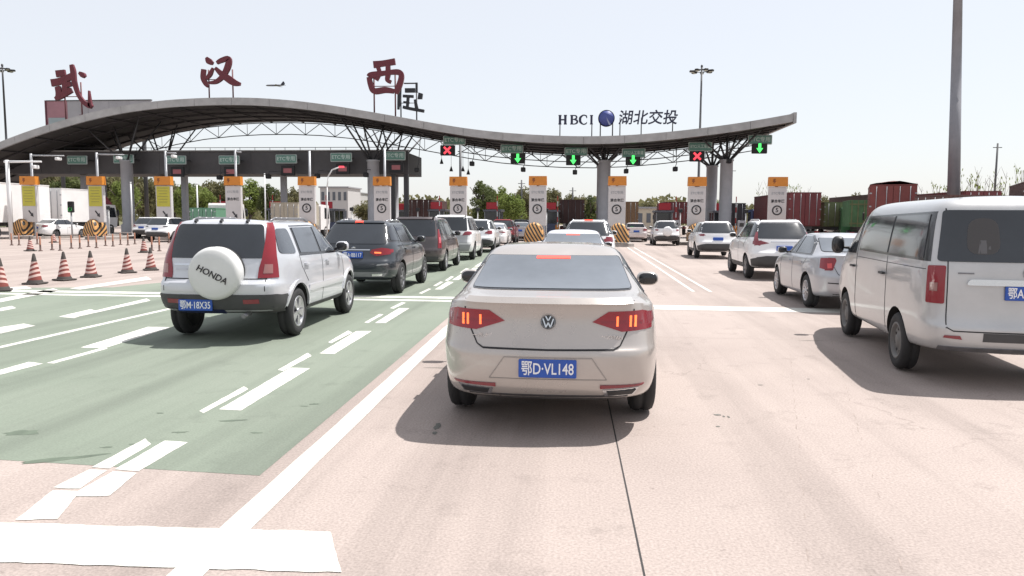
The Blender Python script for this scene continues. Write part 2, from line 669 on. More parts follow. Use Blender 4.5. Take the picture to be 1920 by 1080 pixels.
def shell(levels, creases, sub=2):
    bm = bmesh.new()
    cr = bm.edges.layers.float.new('crease_edge')
    rings = []
    for L in levels:
        P = half_ring(L)
        M = len(P)
        ring = [bm.verts.new(p) for p in P] + [bm.verts.new((-p[0], p[1], p[2])) for p in P[-2:0:-1]]
        rings.append(ring)
    N = len(rings[0])
    for li in range(len(rings) - 1):
        a, b = rings[li], rings[li + 1]
        for i in range(N):
            j = (i + 1) % N
            bm.faces.new((a[i], a[j], b[j], b[i]))
    for ring in (rings[0], rings[-1]):
        for i in range(M - 1):
            A, B = ring[i], ring[i + 1]
            C, D = ring[(N - i - 1) % N], ring[(N - i) % N]
            vs = []
            for v in (A, B, C, D):
                if v not in vs:
                    vs.append(v)
            try:
                bm.faces.new(vs)
            except ValueError:
                pass
    for li, c in creases.items():
        ring = rings[li]
        for i in range(N):
            e = bm.edges.get((ring[i], ring[(i + 1) % N]))
            if e:
                e[cr] = c
    bmesh.ops.recalc_face_normals(bm, faces=bm.faces)
    me = bpy.data.meshes.new('body')
    bm.to_mesh(me)
    bm.free()
    return me


_wheel = {}


def wheel_meshes(r, wd, style, rimmat):
    key = (round(r, 3), round(wd, 3), style, rimmat.name)
    if key in _wheel:
        return _wheel[key]
    h = wd / 2
    ri = r * 0.655
    t = MB().lathe([(ri, -h * .9), (ri + .02, -h), (r - .05, -h), (r - .018, -h * .88), (r, -h * .6), (r, -h * .15), (r - .008, -h * .1), (r - .008, h * .1), (r, h * .15), (r, h * .6), (r - .018, h * .88), (r - .05, h), (ri + .02, h), (ri, h * .9)], 'x', 30)
    tyre = t.mesh('tyre', RUB)
    b = MB()
    b.lathe([(ri, h * .92), (ri - .012, h * .96), (ri - .03, h * .9), (ri - .04, h * .3), (0.001, h * .25)], 'x', 30, mi=0)
    b.lathe([(ri, h * .92), (ri, -h * .9), (0.001, -h * .85)], 'x', 30, mi=1)
    n = {'five': 5, 'six': 6, 'seven': 7, 'steel': 0, 'cover': 10}[style]
    if style == 'steel':
        b.lathe([(ri - .03, h * .45), (ri * .72, h * .62), (ri * .5, h * .5), (ri * .34, h * .75), (.001, h * .8)], 'x', 24)
        for i in range(8):
            a = 2 * math.pi * i / 8
            b.tube((h * .56, math.cos(a) * ri * .62, math.sin(a) * ri * .62), (h * .61, math.cos(a) * ri * .62, math.sin(a) * ri * .62), ri * .09, n=8, mi=1)
    else:
        for i in range(n):
            a = 2 * math.pi * i / n + .3
            for da in ((-.16, .16) if style == 'five' else (0,)):
                w0 = ri * (.11 if style != 'cover' else .06)
                ca, sa = math.cos(a + da * .4), math.sin(a + da * .4)
                cb, sb = math.cos(a + da), math.sin(a + da)
                pa, pb = (ca * ri * .16, sa * ri * .16), (cb * ri * .96, sb * ri * .96)
                nx, ny = -(pb[1] - pa[1]), pb[0] - pa[0]
                l = math.hypot(nx, ny)
                nx, ny = nx / l, ny / l
                q = [(pa[0] + nx * w0, pa[1] + ny * w0), (pb[0] + nx * w0 * 1.15, pb[1] + ny * w0 * 1.15), (pb[0] - nx * w0 * 1.15, pb[1] - ny * w0 * 1.15), (pa[0] - nx * w0, pa[1] - ny * w0)]
                vs = [(h * .84, *q[0]), (h * .9, *q[1]), (h * .9, *q[2]), (h * .84, *q[3]), (h * .45, *q[0]), (h * .45, *q[1]), (h * .45, *q[2]), (h * .45, *q[3])]
                b.add(vs, [(0, 1, 2, 3), (0, 4, 5, 1), (2, 6, 7, 3), (1, 5, 6, 2)], 0)
        b.lathe([(ri * .2, h * .5), (ri * .2, h * .86), (ri * .12, h * .95), (.001, h * .95)], 'x', 16)
    rim = b.mesh('rim', [rimmat, BLK])
    _wheel[key] = (tyre, rim)
    return _wheel[key]


def nodeless_eval(o):
    dg = bpy.context.evaluated_depsgraph_get()
    dg.update()
    return bpy.data.meshes.new_from_object(o.evaluated_get(dg))


class Car:
    def __init__(s, name, label, levels, creases, pm, base, dims, wb, wr=.33, ra=.40, ww=.215, style='five', rim=None, group=None, cat='car', track=None, axles=None, zoff=0.0):
        """base=(L,W,H) of the template, dims=(L,W,H) wanted; wb in template units"""
        s.k = Vector((dims[1] / base[1], dims[0] / base[0], dims[2] / base[2]))
        kx, ky, kz = s.k
        s.root = thing(name, label, cat, group=group)
        LV = [(a * ky, b * kz, c * kz, d * ky, e * kz, f * kx, g * kx, h * kx) for a, b, c, d, e, f, g, h in levels]
        me0 = shell(LV, creases)
        o = bpy.data.objects.new('body', me0)
        COL.objects.link(o)
        me0.materials.append(pm)
        me0.materials.append(UNDER)
        md = o.modifiers.new('s', 'SUBSURF')
        md.levels = 2
        md.render_levels = 2
        me1 = nodeless_eval(o)
        vs = [v.co.copy() for v in me1.vertices]
        s.bvh = BVHTree.FromPolygons(vs, [tuple(p.vertices) for p in me1.polygons])
        s.vs = vs
        s.yr = min(v.y for v in vs)
        s.yf = max(v.y for v in vs)
        s.top = max(v.z for v in vs)
        s.hw = max(v.x for v in vs)
        ax = axles or (-wb / 2 * ky, wb / 2 * ky)
        s.ax = ax
        # wheel arches are cut out of the shell
        cb = MB()
        for y in ax:
            for sx in (-1, 1):
                lo, hi = sorted((sx * (s.hw - .36), sx * (s.hw + .3)))
                n = 28
                poly = [(y + math.cos(2 * math.pi * i / n) * ra, wr * 1.02 + math.sin(2 * math.pi * i / n) * ra) for i in range(n)]
                cb.prism(poly, 'x', lo, hi)
        cme = cb.mesh('cutter', [UNDER])
        co = bpy.data.objects.new('cutter', cme)
        COL.objects.link(co)
        o.modifiers.clear()
        o.data = me1
        bd = o.modifiers.new('b', 'BOOLEAN')
        bd.operation = 'DIFFERENCE'
        bd.solver = 'EXACT'
        bd.object = co
        bd.material_mode = 'TRANSFER'
        me2 = nodeless_eval(o)
        bpy.data.objects.remove(o)
        bpy.data.objects.remove(co)
        for p in me2.polygons:
            p.use_smooth = True
        me2.set_sharp_from_angle(angle=R(38))
        s.body = inst('body', me2, s.root)
        s.tr = track or (s.hw - ww / 2 - .015)
        ty, rm = wheel_meshes(wr, ww, style, rim or ALLOY)
        for y in ax:
            for sx in (1, -1):
                wv = bpy.data.objects.new('wheel', ty)
                link(wv, s.root)
                wv.location = (sx * s.tr, y, wr)
                wv.rotation_euler = (0.4 * y, 0, 0 if sx > 0 else math.pi)
                inst('rim', rm, wv)
        s.pm = pm

    # ---- a panel laid on the shell, outline given in the view named
    def panel(s, name, poly, view, mt, off=.004, rnd=0, step=.10, parent=None, scale=True):
        if 'window' in name and 'trim' not in name and 'frame' not in name:
            step, off = .055, off + .004
        step = min(step, .065)
        kx, ky, kz = s.k if scale else (1, 1, 1)
        ka, kb = {'B': (kx, kz), 'F': (kx, kz), 'R': (ky, kz), 'L': (ky, kz), 'T': (kx, ky), 'BR': (1, kz), 'BL': (1, kz)}[view]
        p = [(a * ka, b * kb) for a, b in poly]
        if rnd:
            p = roundpoly(p, rnd if rnd < 1 else .06)
        bm = bmesh.new()
        f = bm.faces.new([bm.verts.new((a, b, 0)) for a, b in p])
        for ax in (0, 1):
            lo, hi = min(q[ax] for q in p), max(q[ax] for q in p)
            n = int((hi - lo) / step)
            for i in range(1, n + 1):
                c = lo + (hi - lo) * i / (n + 1)
                co = [0, 0, 0]
                no = [0, 0, 0]
                co[ax] = c
                no[ax] = 1
                bmesh.ops.bisect_plane(bm, geom=bm.verts[:] + bm.edges[:] + bm.faces[:], plane_co=co, plane_no=no)
        avg = Vector((0, 0, 0))
        dirs = {'B': Vector((0, 1, 0)), 'F': Vector((0, -1, 0)), 'R': Vector((-1, 0, 0)), 'L': Vector((1, 0, 0)), 'T': Vector((0, 0, -1)), 'BR': Vector((-.7071, .7071, 0)), 'BL': Vector((.7071, .7071, 0))}
        d = dirs[view]
        h7 = .7071
        nrm = {}
        for v in bm.verts:
            a, b = v.co.x, v.co.y
            o = {'B': (a, -9, b), 'F': (a, 9, b), 'R': (9, a, b), 'L': (-9, a, b), 'T': (a, b, 9), 'BR': (s.hw + a * h7 + 6, s.yr + a * h7 - 6, b), 'BL': (-s.hw - a * h7 - 6, s.yr + a * h7 - 6, b)}[view]
            hit, n, _, _ = s.bvh.ray_cast(Vector(o), d)
            if hit is None:
                # beside the shell: take the nearest place on it
                q = {'B': (a, s.yr, b), 'F': (a, s.yf, b), 'R': (s.hw, a, b), 'L': (-s.hw, a, b), 'T': (a, b, s.top), 'BR': (s.hw + a * h7, s.yr + a * h7, b), 'BL': (-s.hw - a * h7, s.yr + a * h7, b)}[view]
                hit, n, _, _ = s.bvh.find_nearest(Vector(q))
            if n.dot(d) > 0:
                n = -n
            v.co = hit + n * off
            nrm[v] = n
            avg += n
        bm.normal_update()
        tot = Vector((0, 0, 0))
        for fc in bm.faces:
            tot += fc.normal * fc.calc_area()
        if tot.dot(avg) < 0:
            bmesh.ops.reverse_faces(bm, faces=bm.faces[:])
        be = [e for e in bm.edges if e.is_boundary]
        old = {v: n for v, n in nrm.items()}
        pos = {tuple(v.co): n for v, n in nrm.items()}
        r = bmesh.ops.extrude_edge_only(bm, edges=be)
        for g in r['geom']:
            if isinstance(g, bmesh.types.BMVert):
                n = pos.get(tuple(g.co))
                if n is not None:
                    g.co = g.co - n * (off + .012)
        for fc in bm.faces:
            fc.smooth = True
        me = bpy.data.meshes.new(name)
        bm.to_mesh(me)
        bm.free()
        me.materials.append(mt)
        me.set_sharp_from_angle(angle=R(40))
        return inst(name, me, parent or s.root)

    def xmax(s, z):
        """half width of the rear face at height z"""
        best = .3
        for i in range(30, 100):
            h, n, _, _ = s.bvh.ray_cast(Vector((i * .01, -9, z)), Vector((0, 1, 0)))
            if h is None or abs(n.y) < .55:
                break
            best = i * .01
        return best

    def both(s, name, poly, mt, **k):
        """same outline on the right and left side (view R and L)"""
        return s.panel(name, poly, 'R', mt, **k), s.panel(name, poly, 'L', mt, **k)

    def corner(s, name, poly, mt, **k):
        """wrapped round both rear corners: (distance along the corner diagonal, z)"""
        return s.panel(name, poly, 'BR', mt, **k), s.panel(name, poly, 'BL', mt, **k)

    def pair(s, name, poly, view, mt, **k):
        """rear/front outline at +x and mirrored"""
        return s.panel(name, poly, view, mt, **k), s.panel(name, [(-a, b) for a, b in poly][::-1], view, mt, **k)

    def seam(s, pts, view, w=.008, mt=None, name='panel_gap', off=.003):
        """thin line along a polyline"""
        P = [Vector(p) for p in pts]
        L, Rr = [], []
        for i, p in enumerate(P):
            t = (P[min(i + 1, len(P) - 1)] - P[max(i - 1, 0)]).normalized()
            n = Vector((-t.y, t.x)) * w / 2
            L.append(tuple(p + n))
            Rr.append(tuple(p - n))
        return s.panel(name, L + Rr[::-1], view, mt or SEAM, off=off, step=.15)

    def mirror(s, y, z, mt, size=(.10, .055, .075), out=.09):
        ky, kz = s.k.y, s.k.z
        y, z = y * ky, z * kz
        for sx in (1, -1):
            hit, n, _, _ = s.bvh.ray_cast(Vector((sx * 9, y, z - .06)), Vector((-sx, 0, 0)))
            x0 = abs(hit.x) if hit else s.hw
            c = (sx * (x0 + out + size[0] * .4), y, z)
            b = MB().ell(c, size, 16, 10, .75)
            m = b.build('wing_mirror', mt, s.root)
            g = MB().ell((c[0], c[1] - size[1] * .75, c[2]), (size[0] * .86, size[1] * .4, size[2] * .82), 14, 8, .7)
            g.build('mirror_glass', BLKG, m)
            MB().tube((sx * (x0 - .03), y + .02, z - .05), (c[0], y + .01, z - .03), .022, .018, 8).build('mirror_arm', BLK, m)

    def plate(s, x, z, txt, mt=None, w=.44, h=.14, tilt=0):
        kx, kz = s.k.x, s.k.z
        x, z = x * kx, z * kz
        ys = []
        for dx in (-w / 2, 0, w / 2):
            for dz in (-h / 2, 0, h / 2):
                hit, n, _, _ = s.bvh.ray_cast(Vector((x + dx, -9, z + dz)), Vector((0, 1, 0)))
                if hit:
                    ys.append(hit.y)
        y = min(ys) if ys else s.yr
        p = MB().box((0, 0, 0), (w, .02, h), bev=.006).build('number_plate', mt or PLATEB, s.root)
        p.location = (x, y - .010, z)
        if txt:
            t = text('plate_characters', txt, h * .86, (0, -.012, -.004), PLATEW, p, extrude=.002, bold=.0012)
            wd = max(v.co.x for v in t.data.vertices) - min(v.co.x for v in t.data.vertices)
            t.scale = (w * .90 / wd, 1, 1)
        return p

    def handles(s, ys, z, mt=None):
        for y in ys:
            poly = [(y - .09, z - .012), (y + .09, z - .012), (y + .09, z + .016), (y - .09, z + .016)]
            for o in s.both('door_handle', poly, mt or s.pm, off=.035, step=.2):
                pass

    def rails(s, y0, y1, x, mt, zoff=.045):
        kx, ky, kz = s.k
        for sx in (1, -1):
            pts = []
            for i in range(9):
                y = lerp(y0, y1, i / 8) * ky
                hit, n, _, _ = s.bvh.ray_cast(Vector((sx * x * kx, y, 9)), Vector((0, 0, -1)))
                lift = zoff if 0 < i < 8 else 0.0
                pts.append((hit.x, y, hit.z + lift))
            MB().path(pts, .018, 8).build('roof_rail', mt, s.root)

    def put(s, rear_px, side, head):
        """rear wheel of the given side (+1 right, -1 left) touches the ground at this photo point; head in degrees (clockwise)"""
        p = gnd(*rear_px)
        a = R(head)
        f = Vector((math.sin(a), math.cos(a), 0))
        r = Vector((math.cos(a), -math.sin(a), 0))
        c = p - r * side * (s.tr + .06) + f * (-s.ax[0] + .10)
        s.root.location = (c.x, c.y, .012)
        s.root.rotation_euler = (0, 0, -a)
        return s

    def at(s, x, y, head=0):
        """centre of the car's rear end stands at x, y"""
        a = R(head)
        f = Vector((math.sin(a), math.cos(a), 0))
        c = Vector((x, y, 0)) + f * (-s.yr)
        s.root.location = (c.x, c.y, .012)
        s.root.rotation_euler = (0, 0, -a)
        return s


SEDAN_BASE = (4.87, 1.83, 1.475)
SEDAN_L = [(-2.20, .26, .19, 2.15, .20, .66, .80, .62),
           (-2.42, .31, .22, 2.33, .25, .735, .885, .68),
           (-2.475, .48, .45, 2.385, .46, .770, .912, .72),
           (-2.470, .685, .66, 2.37, .62, .785, .916, .74),
           (-2.435, .72, .74, 2.33, .68, .785, .913, .74),
           (-2.385, .93, .87, 2.24, .74, .765, .905, .72),
           (-2.405, 1.055, .945, 2.12, .785, .72, .885, .70),
           (-2.33, 1.085, .985, 1.85, .85, .68, .862, .68),
           (-1.80, 1.095, 1.01, 1.02, .985, .70, .835, .70),
           (-1.02, 1.405, 1.395, .28, 1.40, .585, .615, .565),
           (-.80, 1.452, 1.445, .10, 1.445, .50, .52, .49)]
SEDAN_C = {3: .6, 4: .35, 6: .92, 8: .3, 9: .2}


def sedan_common(c, glass=GLASSL, rearglass=None, rw=None):
    rg = rearglass or glass
    rw = rw or [(-.675, 1.105), (.675, 1.105), (.592, 1.345), (-.592, 1.345)]
    c.panel('rear_window_frame', [(a * 1.02, b + (.008 if b > 1.2 else -.006)) for a, b in rw], 'B', BLKG, off=.003, step=.12, rnd=.03)
    c.panel('rear_window', rw, 'B', rg, off=.006, step=.12, rnd=.03)
    c.panel('windscreen', [(-.66, 1.02), (.66, 1.02), (.57, 1.37), (-.57, 1.37)], 'F', GLASS, off=.005)
    # side glass: rear door, front door
    c.both('window_trim', [(-1.52, 1.02), (.86, .995), (.10, 1.40), (-.15, 1.41), (-.80, 1.395), (-1.20, 1.28)], BLKG, off=.003, step=.12)
    c.both('rear_door_window', [(-1.36, 1.045), (-.27, 1.03), (-.25, 1.375), (-.75, 1.37), (-1.10, 1.26)], GLASSM, off=.006, step=.12)
    c.both('front_door_window', [(-.20, 1.03), (.72, 1.015), (.08, 1.365), (-.18, 1.375)], GLASSM, off=.006, step=.12)
    c.both('door_gap', [(-.245, .30), (-.235, .30), (-.225, 1.0), (-.235, 1.0)], SEAM, off=.0025)
    for sd in 'RL':
        c.seam([(.92, .32), (.90, .70), (.80, .98)], sd)
        c.seam([(-1.12, .82), (-1.30, .98)], sd)
    c.handles((-.98, .02), .86)
    c.pair('headlight', [(.34, .62), (.66, .68), (.68, .74), (.36, .70)], 'F', CLEARL, off=.006)
    c.panel('grille', [(-.33, .58), (.33, .58), (.33, .69), (-.33, .69)], 'F', BLK, off=.005)


SUV_BASE = (4.60, 1.85, 1.66)
SUV_L = [(-2.05, .34, .24, 2.02, .26, .66, .80, .62),
         (-2.24, .40, .28, 2.17, .33, .745, .89, .70),
         (-2.28, .56, .52, 2.22, .52, .79, .92, .76),
         (-2.275, .74, .70, 2.22, .70, .80, .925, .77),
         (-2.20, .80, .82, 2.17, .80, .80, .922, .76),
         (-2.14, 1.03, .96, 2.05, .92, .79, .912, .74),
         (-2.10, 1.12, 1.06, 1.85, .97, .765, .885, .72),
         (-2.04, 1.18, 1.10, 1.05, 1.09, .745, .86, .72),
         (-1.62, 1.585, 1.555, .30, 1.565, .60, .645, .58),
         (-1.50, 1.635, 1.615, .08, 1.615, .50, .54, .50)]
SUV_C = {3: .4, 6: .3, 7: .25, 8: .3}


def suv_common(c, glass=GLASS, clad=True, rw=None, rwm=None):
    rw = rw or [(-.70, 1.12), (.70, 1.12), (.585, 1.54), (-.585, 1.54)]
    c.panel('rear_window', rw, 'B', rwm or glass, off=.006, rnd=1)
    c.panel('rear_spoiler', [(-.55, 1.56), (.55, 1.56), (.50, 1.60), (-.50, 1.60)], 'B', c.pm, off=.03, step=.2)
    c.panel('windscreen', [(-.68, 1.14), (.68, 1.14), (.57, 1.52), (-.57, 1.52)], 'F', GLASS, off=.005)
    c.both('window_trim', [(-1.93, 1.16), (.82, 1.09), (.12, 1.545), (-.40, 1.565), (-1.30, 1.555), (-1.75, 1.46)], BLKG, off=.003, step=.12)
    c.both('quarter_window', [(-1.82, 1.20), (-1.27, 1.17), (-1.24, 1.51), (-1.42, 1.51), (-1.68, 1.42)], glass, off=.006)
    c.both('rear_door_window', [(-1.20, 1.16), (-.30, 1.135), (-.28, 1.53), (-1.17, 1.52)], glass, off=.006)
    c.both('front_door_window', [(-.22, 1.13), (.68, 1.11), (.06, 1.52), (-.21, 1.53)], glass, off=.006)
    if clad:
        c.panel('bumper_cladding', [(-.66, .37), (.66, .37), (.74, .62), (.50, .66), (-.50, .66), (-.74, .62)], 'B', PLAST, off=.016, step=.06)
        c.corner('bumper_corner', [(-.12, .38), (.22, .38), (.22, .56), (-.12, .62)], PLAST, off=.014)
        c.both('sill_cladding', [(-.92, .30), (.92, .30), (.92, .42), (-.92, .42)], PLAST, off=.008)
    for sd in 'RL':
        c.seam([(-.26, .36), (-.25, 1.10)], sd)
        c.seam([(.95, .36), (.92, .80), (.82, 1.06)], sd)
        c.seam([(-1.00, .86), (-1.22, 1.12)], sd)
    c.handles((-.98, .02), .98)
    c.pair('headlight', [(.36, .80), (.70, .84), (.72, .92), (.38, .88)], 'F', CLEARL, off=.006)
    c.panel('grille', [(-.34, .74), (.34, .74), (.34, .90), (-.34, .90)], 'F', BLK, off=.005)


# ---------------------------------------------------------- champagne saloon in front
CHAMP = paint('champagne', (0.43, 0.395, 0.368), .4, .30)
c = Car('saloon_car', 'champagne silver saloon with lit brake lights close ahead, plate ending VL148', SEDAN_L, SEDAN_C, CHAMP, SEDAN_BASE, SEDAN_BASE, 2.87, wr=.335, ra=.385)
sedan_common(c)
for sg in (1, -1):
    tl = [(sg * x, z) for x, z in [(.335, .905), (.46, .985), (.72, .99), (.80, .96), (.80, .845), (.56, .832)]]
    l = c.panel('tail_light', tl if sg > 0 else tl[::-1], 'B', REDLIT, off=.008, step=.08)
    for x0, z0, z1, m in ((.525, .872, .948, BRAKEO), (.625, .868, .955, BRAKEO), (.662, .868, .955, BRAKEO)):
        q = [(sg * (x0 - .008), z0), (sg * (x0 + .008), z0), (sg * (x0 + .010), z1), (sg * (x0 - .006), z1)]
        c.panel('lamp_bar', q if sg > 0 else q[::-1], 'B', m, off=.012, step=.3, parent=l)
    q = [(sg * .40, .897), (sg * .72, .90), (sg * .72, .914), (sg * .40, .911)]
    c.panel('lamp_strip', q if sg > 0 else q[::-1], 'B', REDL, off=.011, step=.1, parent=l)
c.both('side_lamp', [(-2.31, .85), (-2.02, .90), (-2.03, .965), (-2.30, .98)], REDD, off=.006)
# boot lid outline and lip
for sg in (1, -1):
    c.seam([(sg * .66, 1.06), (sg * .655, .99), (sg * .60, .83), (sg * .55, .73), (sg * .50, .70)], 'B', .010)
c.seam([(-.50, .70), (0, .694), (.50, .70)], 'B', .012)
c.panel('boot_lip', [(-.64, 1.045), (.64, 1.045), (.63, 1.066), (-.63, 1.066)], 'B', CHAMP, off=.022, step=.12)
rec = c.panel('plate_recess', [(-.44, .475), (.44, .475), (.33, .63), (-.33, .63)], 'B', CHAMP, off=.004, step=.12)
for a, b in (((-.45, .47), (-.335, .638)), ((-.335, .638), (.335, .638)), ((.335, .638), (.45, .47)), ((-.45, .47), (.45, .47))):
    c.seam([a, b], 'B', .005, mat('painted recess shade', (.27, .25, .235), .8), off=.005)  # shading round the plate recess, painted as thin grey lines; no open gap here
c.plate(.0, .555, '鄂D·VL148')
bd = MB().lathe([(.058, -.004), (.058, .008), (.050, .012), (.046, .008), (.046, -.004)], 'y', 28)
em = bd.build('emblem', CHR, c.root)
hit = c.bvh.ray_cast(Vector((0, -9, .905)), Vector((0, 1, 0)))[0]
em.location = (0, hit.y - .012, .905)
em.rotation_euler = (R(-8), 0, 0)
MB().lathe([(.050, -.001), (.001, -.001)], 'y', 24).build('emblem_disc', BLKG, em)
vw = MB()
def strok(b, pts, w, y0=-.008, y1=.0):
    for (a, bb) in zip(pts[:-1], pts[1:]):
        t = (Vector(bb) - Vector(a)).normalized()
        n = Vector((-t.y, t.x)) * w / 2
        q = [(a[0] + n.x, a[1] + n.y), (bb[0] + n.x, bb[1] + n.y), (bb[0] - n.x, bb[1] - n.y), (a[0] - n.x, a[1] - n.y)]
        b.prism(q, 'y', y0, y1)
strok(vw, [(-.020, .043), (0, .008), (.020, .043)], .009)
strok(vw, [(-.040, .024), (-.017, -.042), (0, -.006), (.017, -.042), (.040, .024)], .009, -.0085, -.0005)
vw.build('emblem_letters', CHR, em)
text('model_script', '一汽-大众', .040, (-.50, c.bvh.ray_cast(Vector((-.5, -9, .79)), Vector((0, 1, 0)))[0].y - .004, .79), CHR, c.root, extrude=.002)
text('trim_script', 'MAGOTAN', .040, (.47, c.bvh.ray_cast(Vector((.47, -9, .79)), Vector((0, 1, 0)))[0].y - .004, .79), CHR, c.root, extrude=.002)
c.panel('high_brake_light', [(-.155, 1.318), (.155, 1.318), (.155, 1.338), (-.155, 1.338)], 'B', BRAKE, off=.014)
for sg in (1, -1):
    q = [(sg * .40, .40), (sg * .72, .415), (sg * .74, .43), (sg * .40, .428)]
    c.panel('reflector', q if sg > 0 else q[::-1], 'B', REDD, off=.010)
    q = [(sg * .44, .335), (sg * .66, .345), (sg * .70, .405), (sg * .42, .39)]
    t = c.panel('exhaust_trim', q if sg > 0 else q[::-1], 'B', CHR, off=.008)
    q = [(sg * .465, .348), (sg * .645, .356), (sg * .675, .392), (sg * .45, .38)]
    c.panel('exhaust_opening', q if sg > 0 else q[::-1], 'B', BLK, off=.014, parent=t)
c.panel('diffuser', [(-.60, .285), (.60, .285), (.62, .335), (-.62, .335)], 'B', PLAST, off=.006)
c.mirror(.80, 1.0, CHAMP, (.125, .07, .082), .12)
VW = c
c.at(-.245, 5.60, -.4)

# ---------------------------------------------------------- silver off-roader with spare wheel
SILV = paint('silver', (0.54, 0.55, 0.58), .35, .36)
CRV_B = (4.36, 1.785, 1.68)
CRV_L = [(-2.02, .40, .30, 2.0, .30, .66, .78, .62),
         (-2.15, .44, .34, 2.13, .36, .76, .865, .70),
         (-2.20, .60, .55, 2.17, .58, .80, .892, .76),
         (-2.20, .80, .72, 2.16, .76, .80, .893, .77),
         (-2.12, .84, .84, 2.10, .86, .80, .890, .76),
         (-2.09, 1.00, .98, 1.98, .97, .80, .885, .74),
         (-2.07, 1.10, 1.07, 1.75, 1.03, .785, .872, .72),
         (-2.05, 1.15, 1.12, 1.08, 1.11, .775, .86, .73),
         (-1.87, 1.595, 1.565, .34, 1.575, .655, .685, .60),
         (-1.72, 1.655, 1.635, .14, 1.635, .56, .585, .52)]
c = Car('off_road_car', 'silver off-roader with white covered spare wheel on its tailgate and tall red lamps', CRV_L, {3: .45, 7: .2, 8: .35}, SILV, CRV_B, (4.36, 1.785, 1.69), 2.62, wr=.345, ra=.415, style='five')
CRV = c
c.panel('rear_window', [(-.665, 1.13), (.665, 1.13), (.585, 1.575), (-.585, 1.575)], 'B', GLASS, off=.006, rnd=.05)
for l, vw_ in zip(c.corner('tail_light', [(-.13, .87), (.15, .87), (.15, 1.0), (.145, 1.15), (.18, 1.40), (.215, 1.60), (.10, 1.60), (.04, 1.40), (-.045, 1.15), (-.10, 1.0)], REDL, off=.012, step=.07), ('BR', 'BL')):
    c.panel('lamp_lens', [(-.06, .93), (.06, .93), (.07, 1.05), (-.03, 1.05)], vw_, mat('dusty pink lens', (.30, .13, .12), .2, 0, .7), off=.016, parent=l)
c.panel('rear_bumper', [(-.80, .40), (.80, .40), (.86, .62), (.80, .655), (-.80, .655), (-.86, .62)], 'B', PLAST, off=.015, step=.12)
c.both('bumper_corner', [(-2.12, .40), (-1.76, .40), (-1.72, .64), (-2.14, .64)], PLAST, off=.013)
c.seam([(-.70, .86), (.70, .86)], 'B', .012)
c.seam([(.69, .70), (.69, 1.10), (.62, 1.58)], 'B', .010)
c.seam([(-.69, .70), (-.69, 1.10), (-.62, 1.58)], 'B', .010)
c.panel('tailgate_trim', [(-.62, .70), (-.20, .70), (-.20, .80), (-.62, .80)], 'B', SILV, off=.012, rnd=1)
c.panel('tailgate_handle', [(-.56, 1.03), (-.30, 1.03), (-.30, 1.06), (-.56, 1.06)], 'B', CHR, off=.012, rnd=1)
c.panel('badge', [(-.54, .97), (-.34, .97), (-.34, 1.0), (-.54, 1.0)], 'B', ALLOY, off=.008)
c.both('quarter_window', roundpoly([(-1.80, 1.19), (-1.28, 1.17), (-1.30, 1.52), (-1.72, 1.52)], .08), GLASSM, off=.006)
c.both('window_trim', [(-1.18, 1.13), (.84, 1.10), (.16, 1.545), (-.30, 1.565), (-1.15, 1.56)], BLKG, off=.003)
c.both('rear_door_window', [(-1.11, 1.17), (-.30, 1.15), (-.27, 1.53), (-1.09, 1.53)], GLASSM, off=.006)
c.both('front_door_window', [(-.20, 1.15), (.72, 1.13), (.10, 1.52), (-.18, 1.535)], GLASSM, off=.006)
c.panel('windscreen', [(-.68, 1.15), (.68, 1.15), (.59, 1.54), (-.59, 1.54)], 'F', GLASS)
c.both('side_moulding', [(-.90, .60), (.86, .60), (.86, .69), (-.90, .69)], SILV, off=.016)
c.both('sill_cladding', [(-.90, .33), (.86, .33), (.86, .40), (-.90, .40)], PLAST, off=.008)
for sd in 'RL':
    c.seam([(-.24, .40), (-.23, 1.12)], sd)
    c.seam([(.92, .42), (.90, .85), (.84, 1.10)], sd)
    c.seam([(-.92, .75), (-1.16, .98), (-1.20, 1.14)], sd)
    for ax in c.ax:
        arc = [(ax + math.cos(t) * .455, .35 + math.sin(t) * .455) for t in [R(a) for a in range(8, 173, 12)]]
        inn = [(ax + math.cos(t) * .408, .35 + math.sin(t) * .408) for t in [R(a) for a in range(8, 173, 12)]]
        c.panel('arch_trim', arc + inn[::-1], sd, SILV, off=.020, step=.12, scale=False)
c.handles((-.98, .02), 1.0)
c.pair('headlight', [(.40, .84), (.72, .86), (.74, .98), (.42, .94)], 'F', CLEARL)
c.panel('grille', [(-.36, .80), (.36, .80), (.36, .92), (-.36, .92)], 'F', BLK)
c.plate(-.22, .515, '鄂M·18X35', w=.46, h=.15)
c.panel('plate_bracket', [(-.52, .41), (.14, .41), (.14, .46), (-.52, .46)], 'B', mat('dark blue trim', (.01, .015, .06), .4), off=.022)
c.pair('bumper_reflector', [(.42, .54), (.62, .545), (.62, .60), (.42, .595)], 'B', REDD, off=.022)
MB().tube((.44, -2.22, .38), (.44, -2.0, .39), .03, .03, 12).build('exhaust_pipe', ALLOYD, c.root)
c.rails(-1.55, .05, .56, mat('grey rail', (.18, .18, .19), .4, .5), .05)
for x in (-.36, 0.0, .36):
    c.panel('spoiler_stop', [(x - .018, 1.60), (x + .018, 1.60), (x + .018, 1.625), (x - .018, 1.625)], 'B', BLK, off=.03, step=.3)
sp = MB().lathe([(.001, -.215), (.20, -.212), (.30, -.20), (.338, -.175), (.352, -.13), (.352, -.02), (.335, .0), (.001, .0)], 'y', 40)
spare = sp.build('spare_wheel', [mat('white wheel cover', (.62, .62, .61), .4, noise=.06, nscale=3)], c.root)
spare.location = (.07, -2.10, .945)
MB().lathe([(.345, 0), (.352, .03), (.33, .06), (.1, .06)], 'y', 36).build('tyre', RUB, spare)
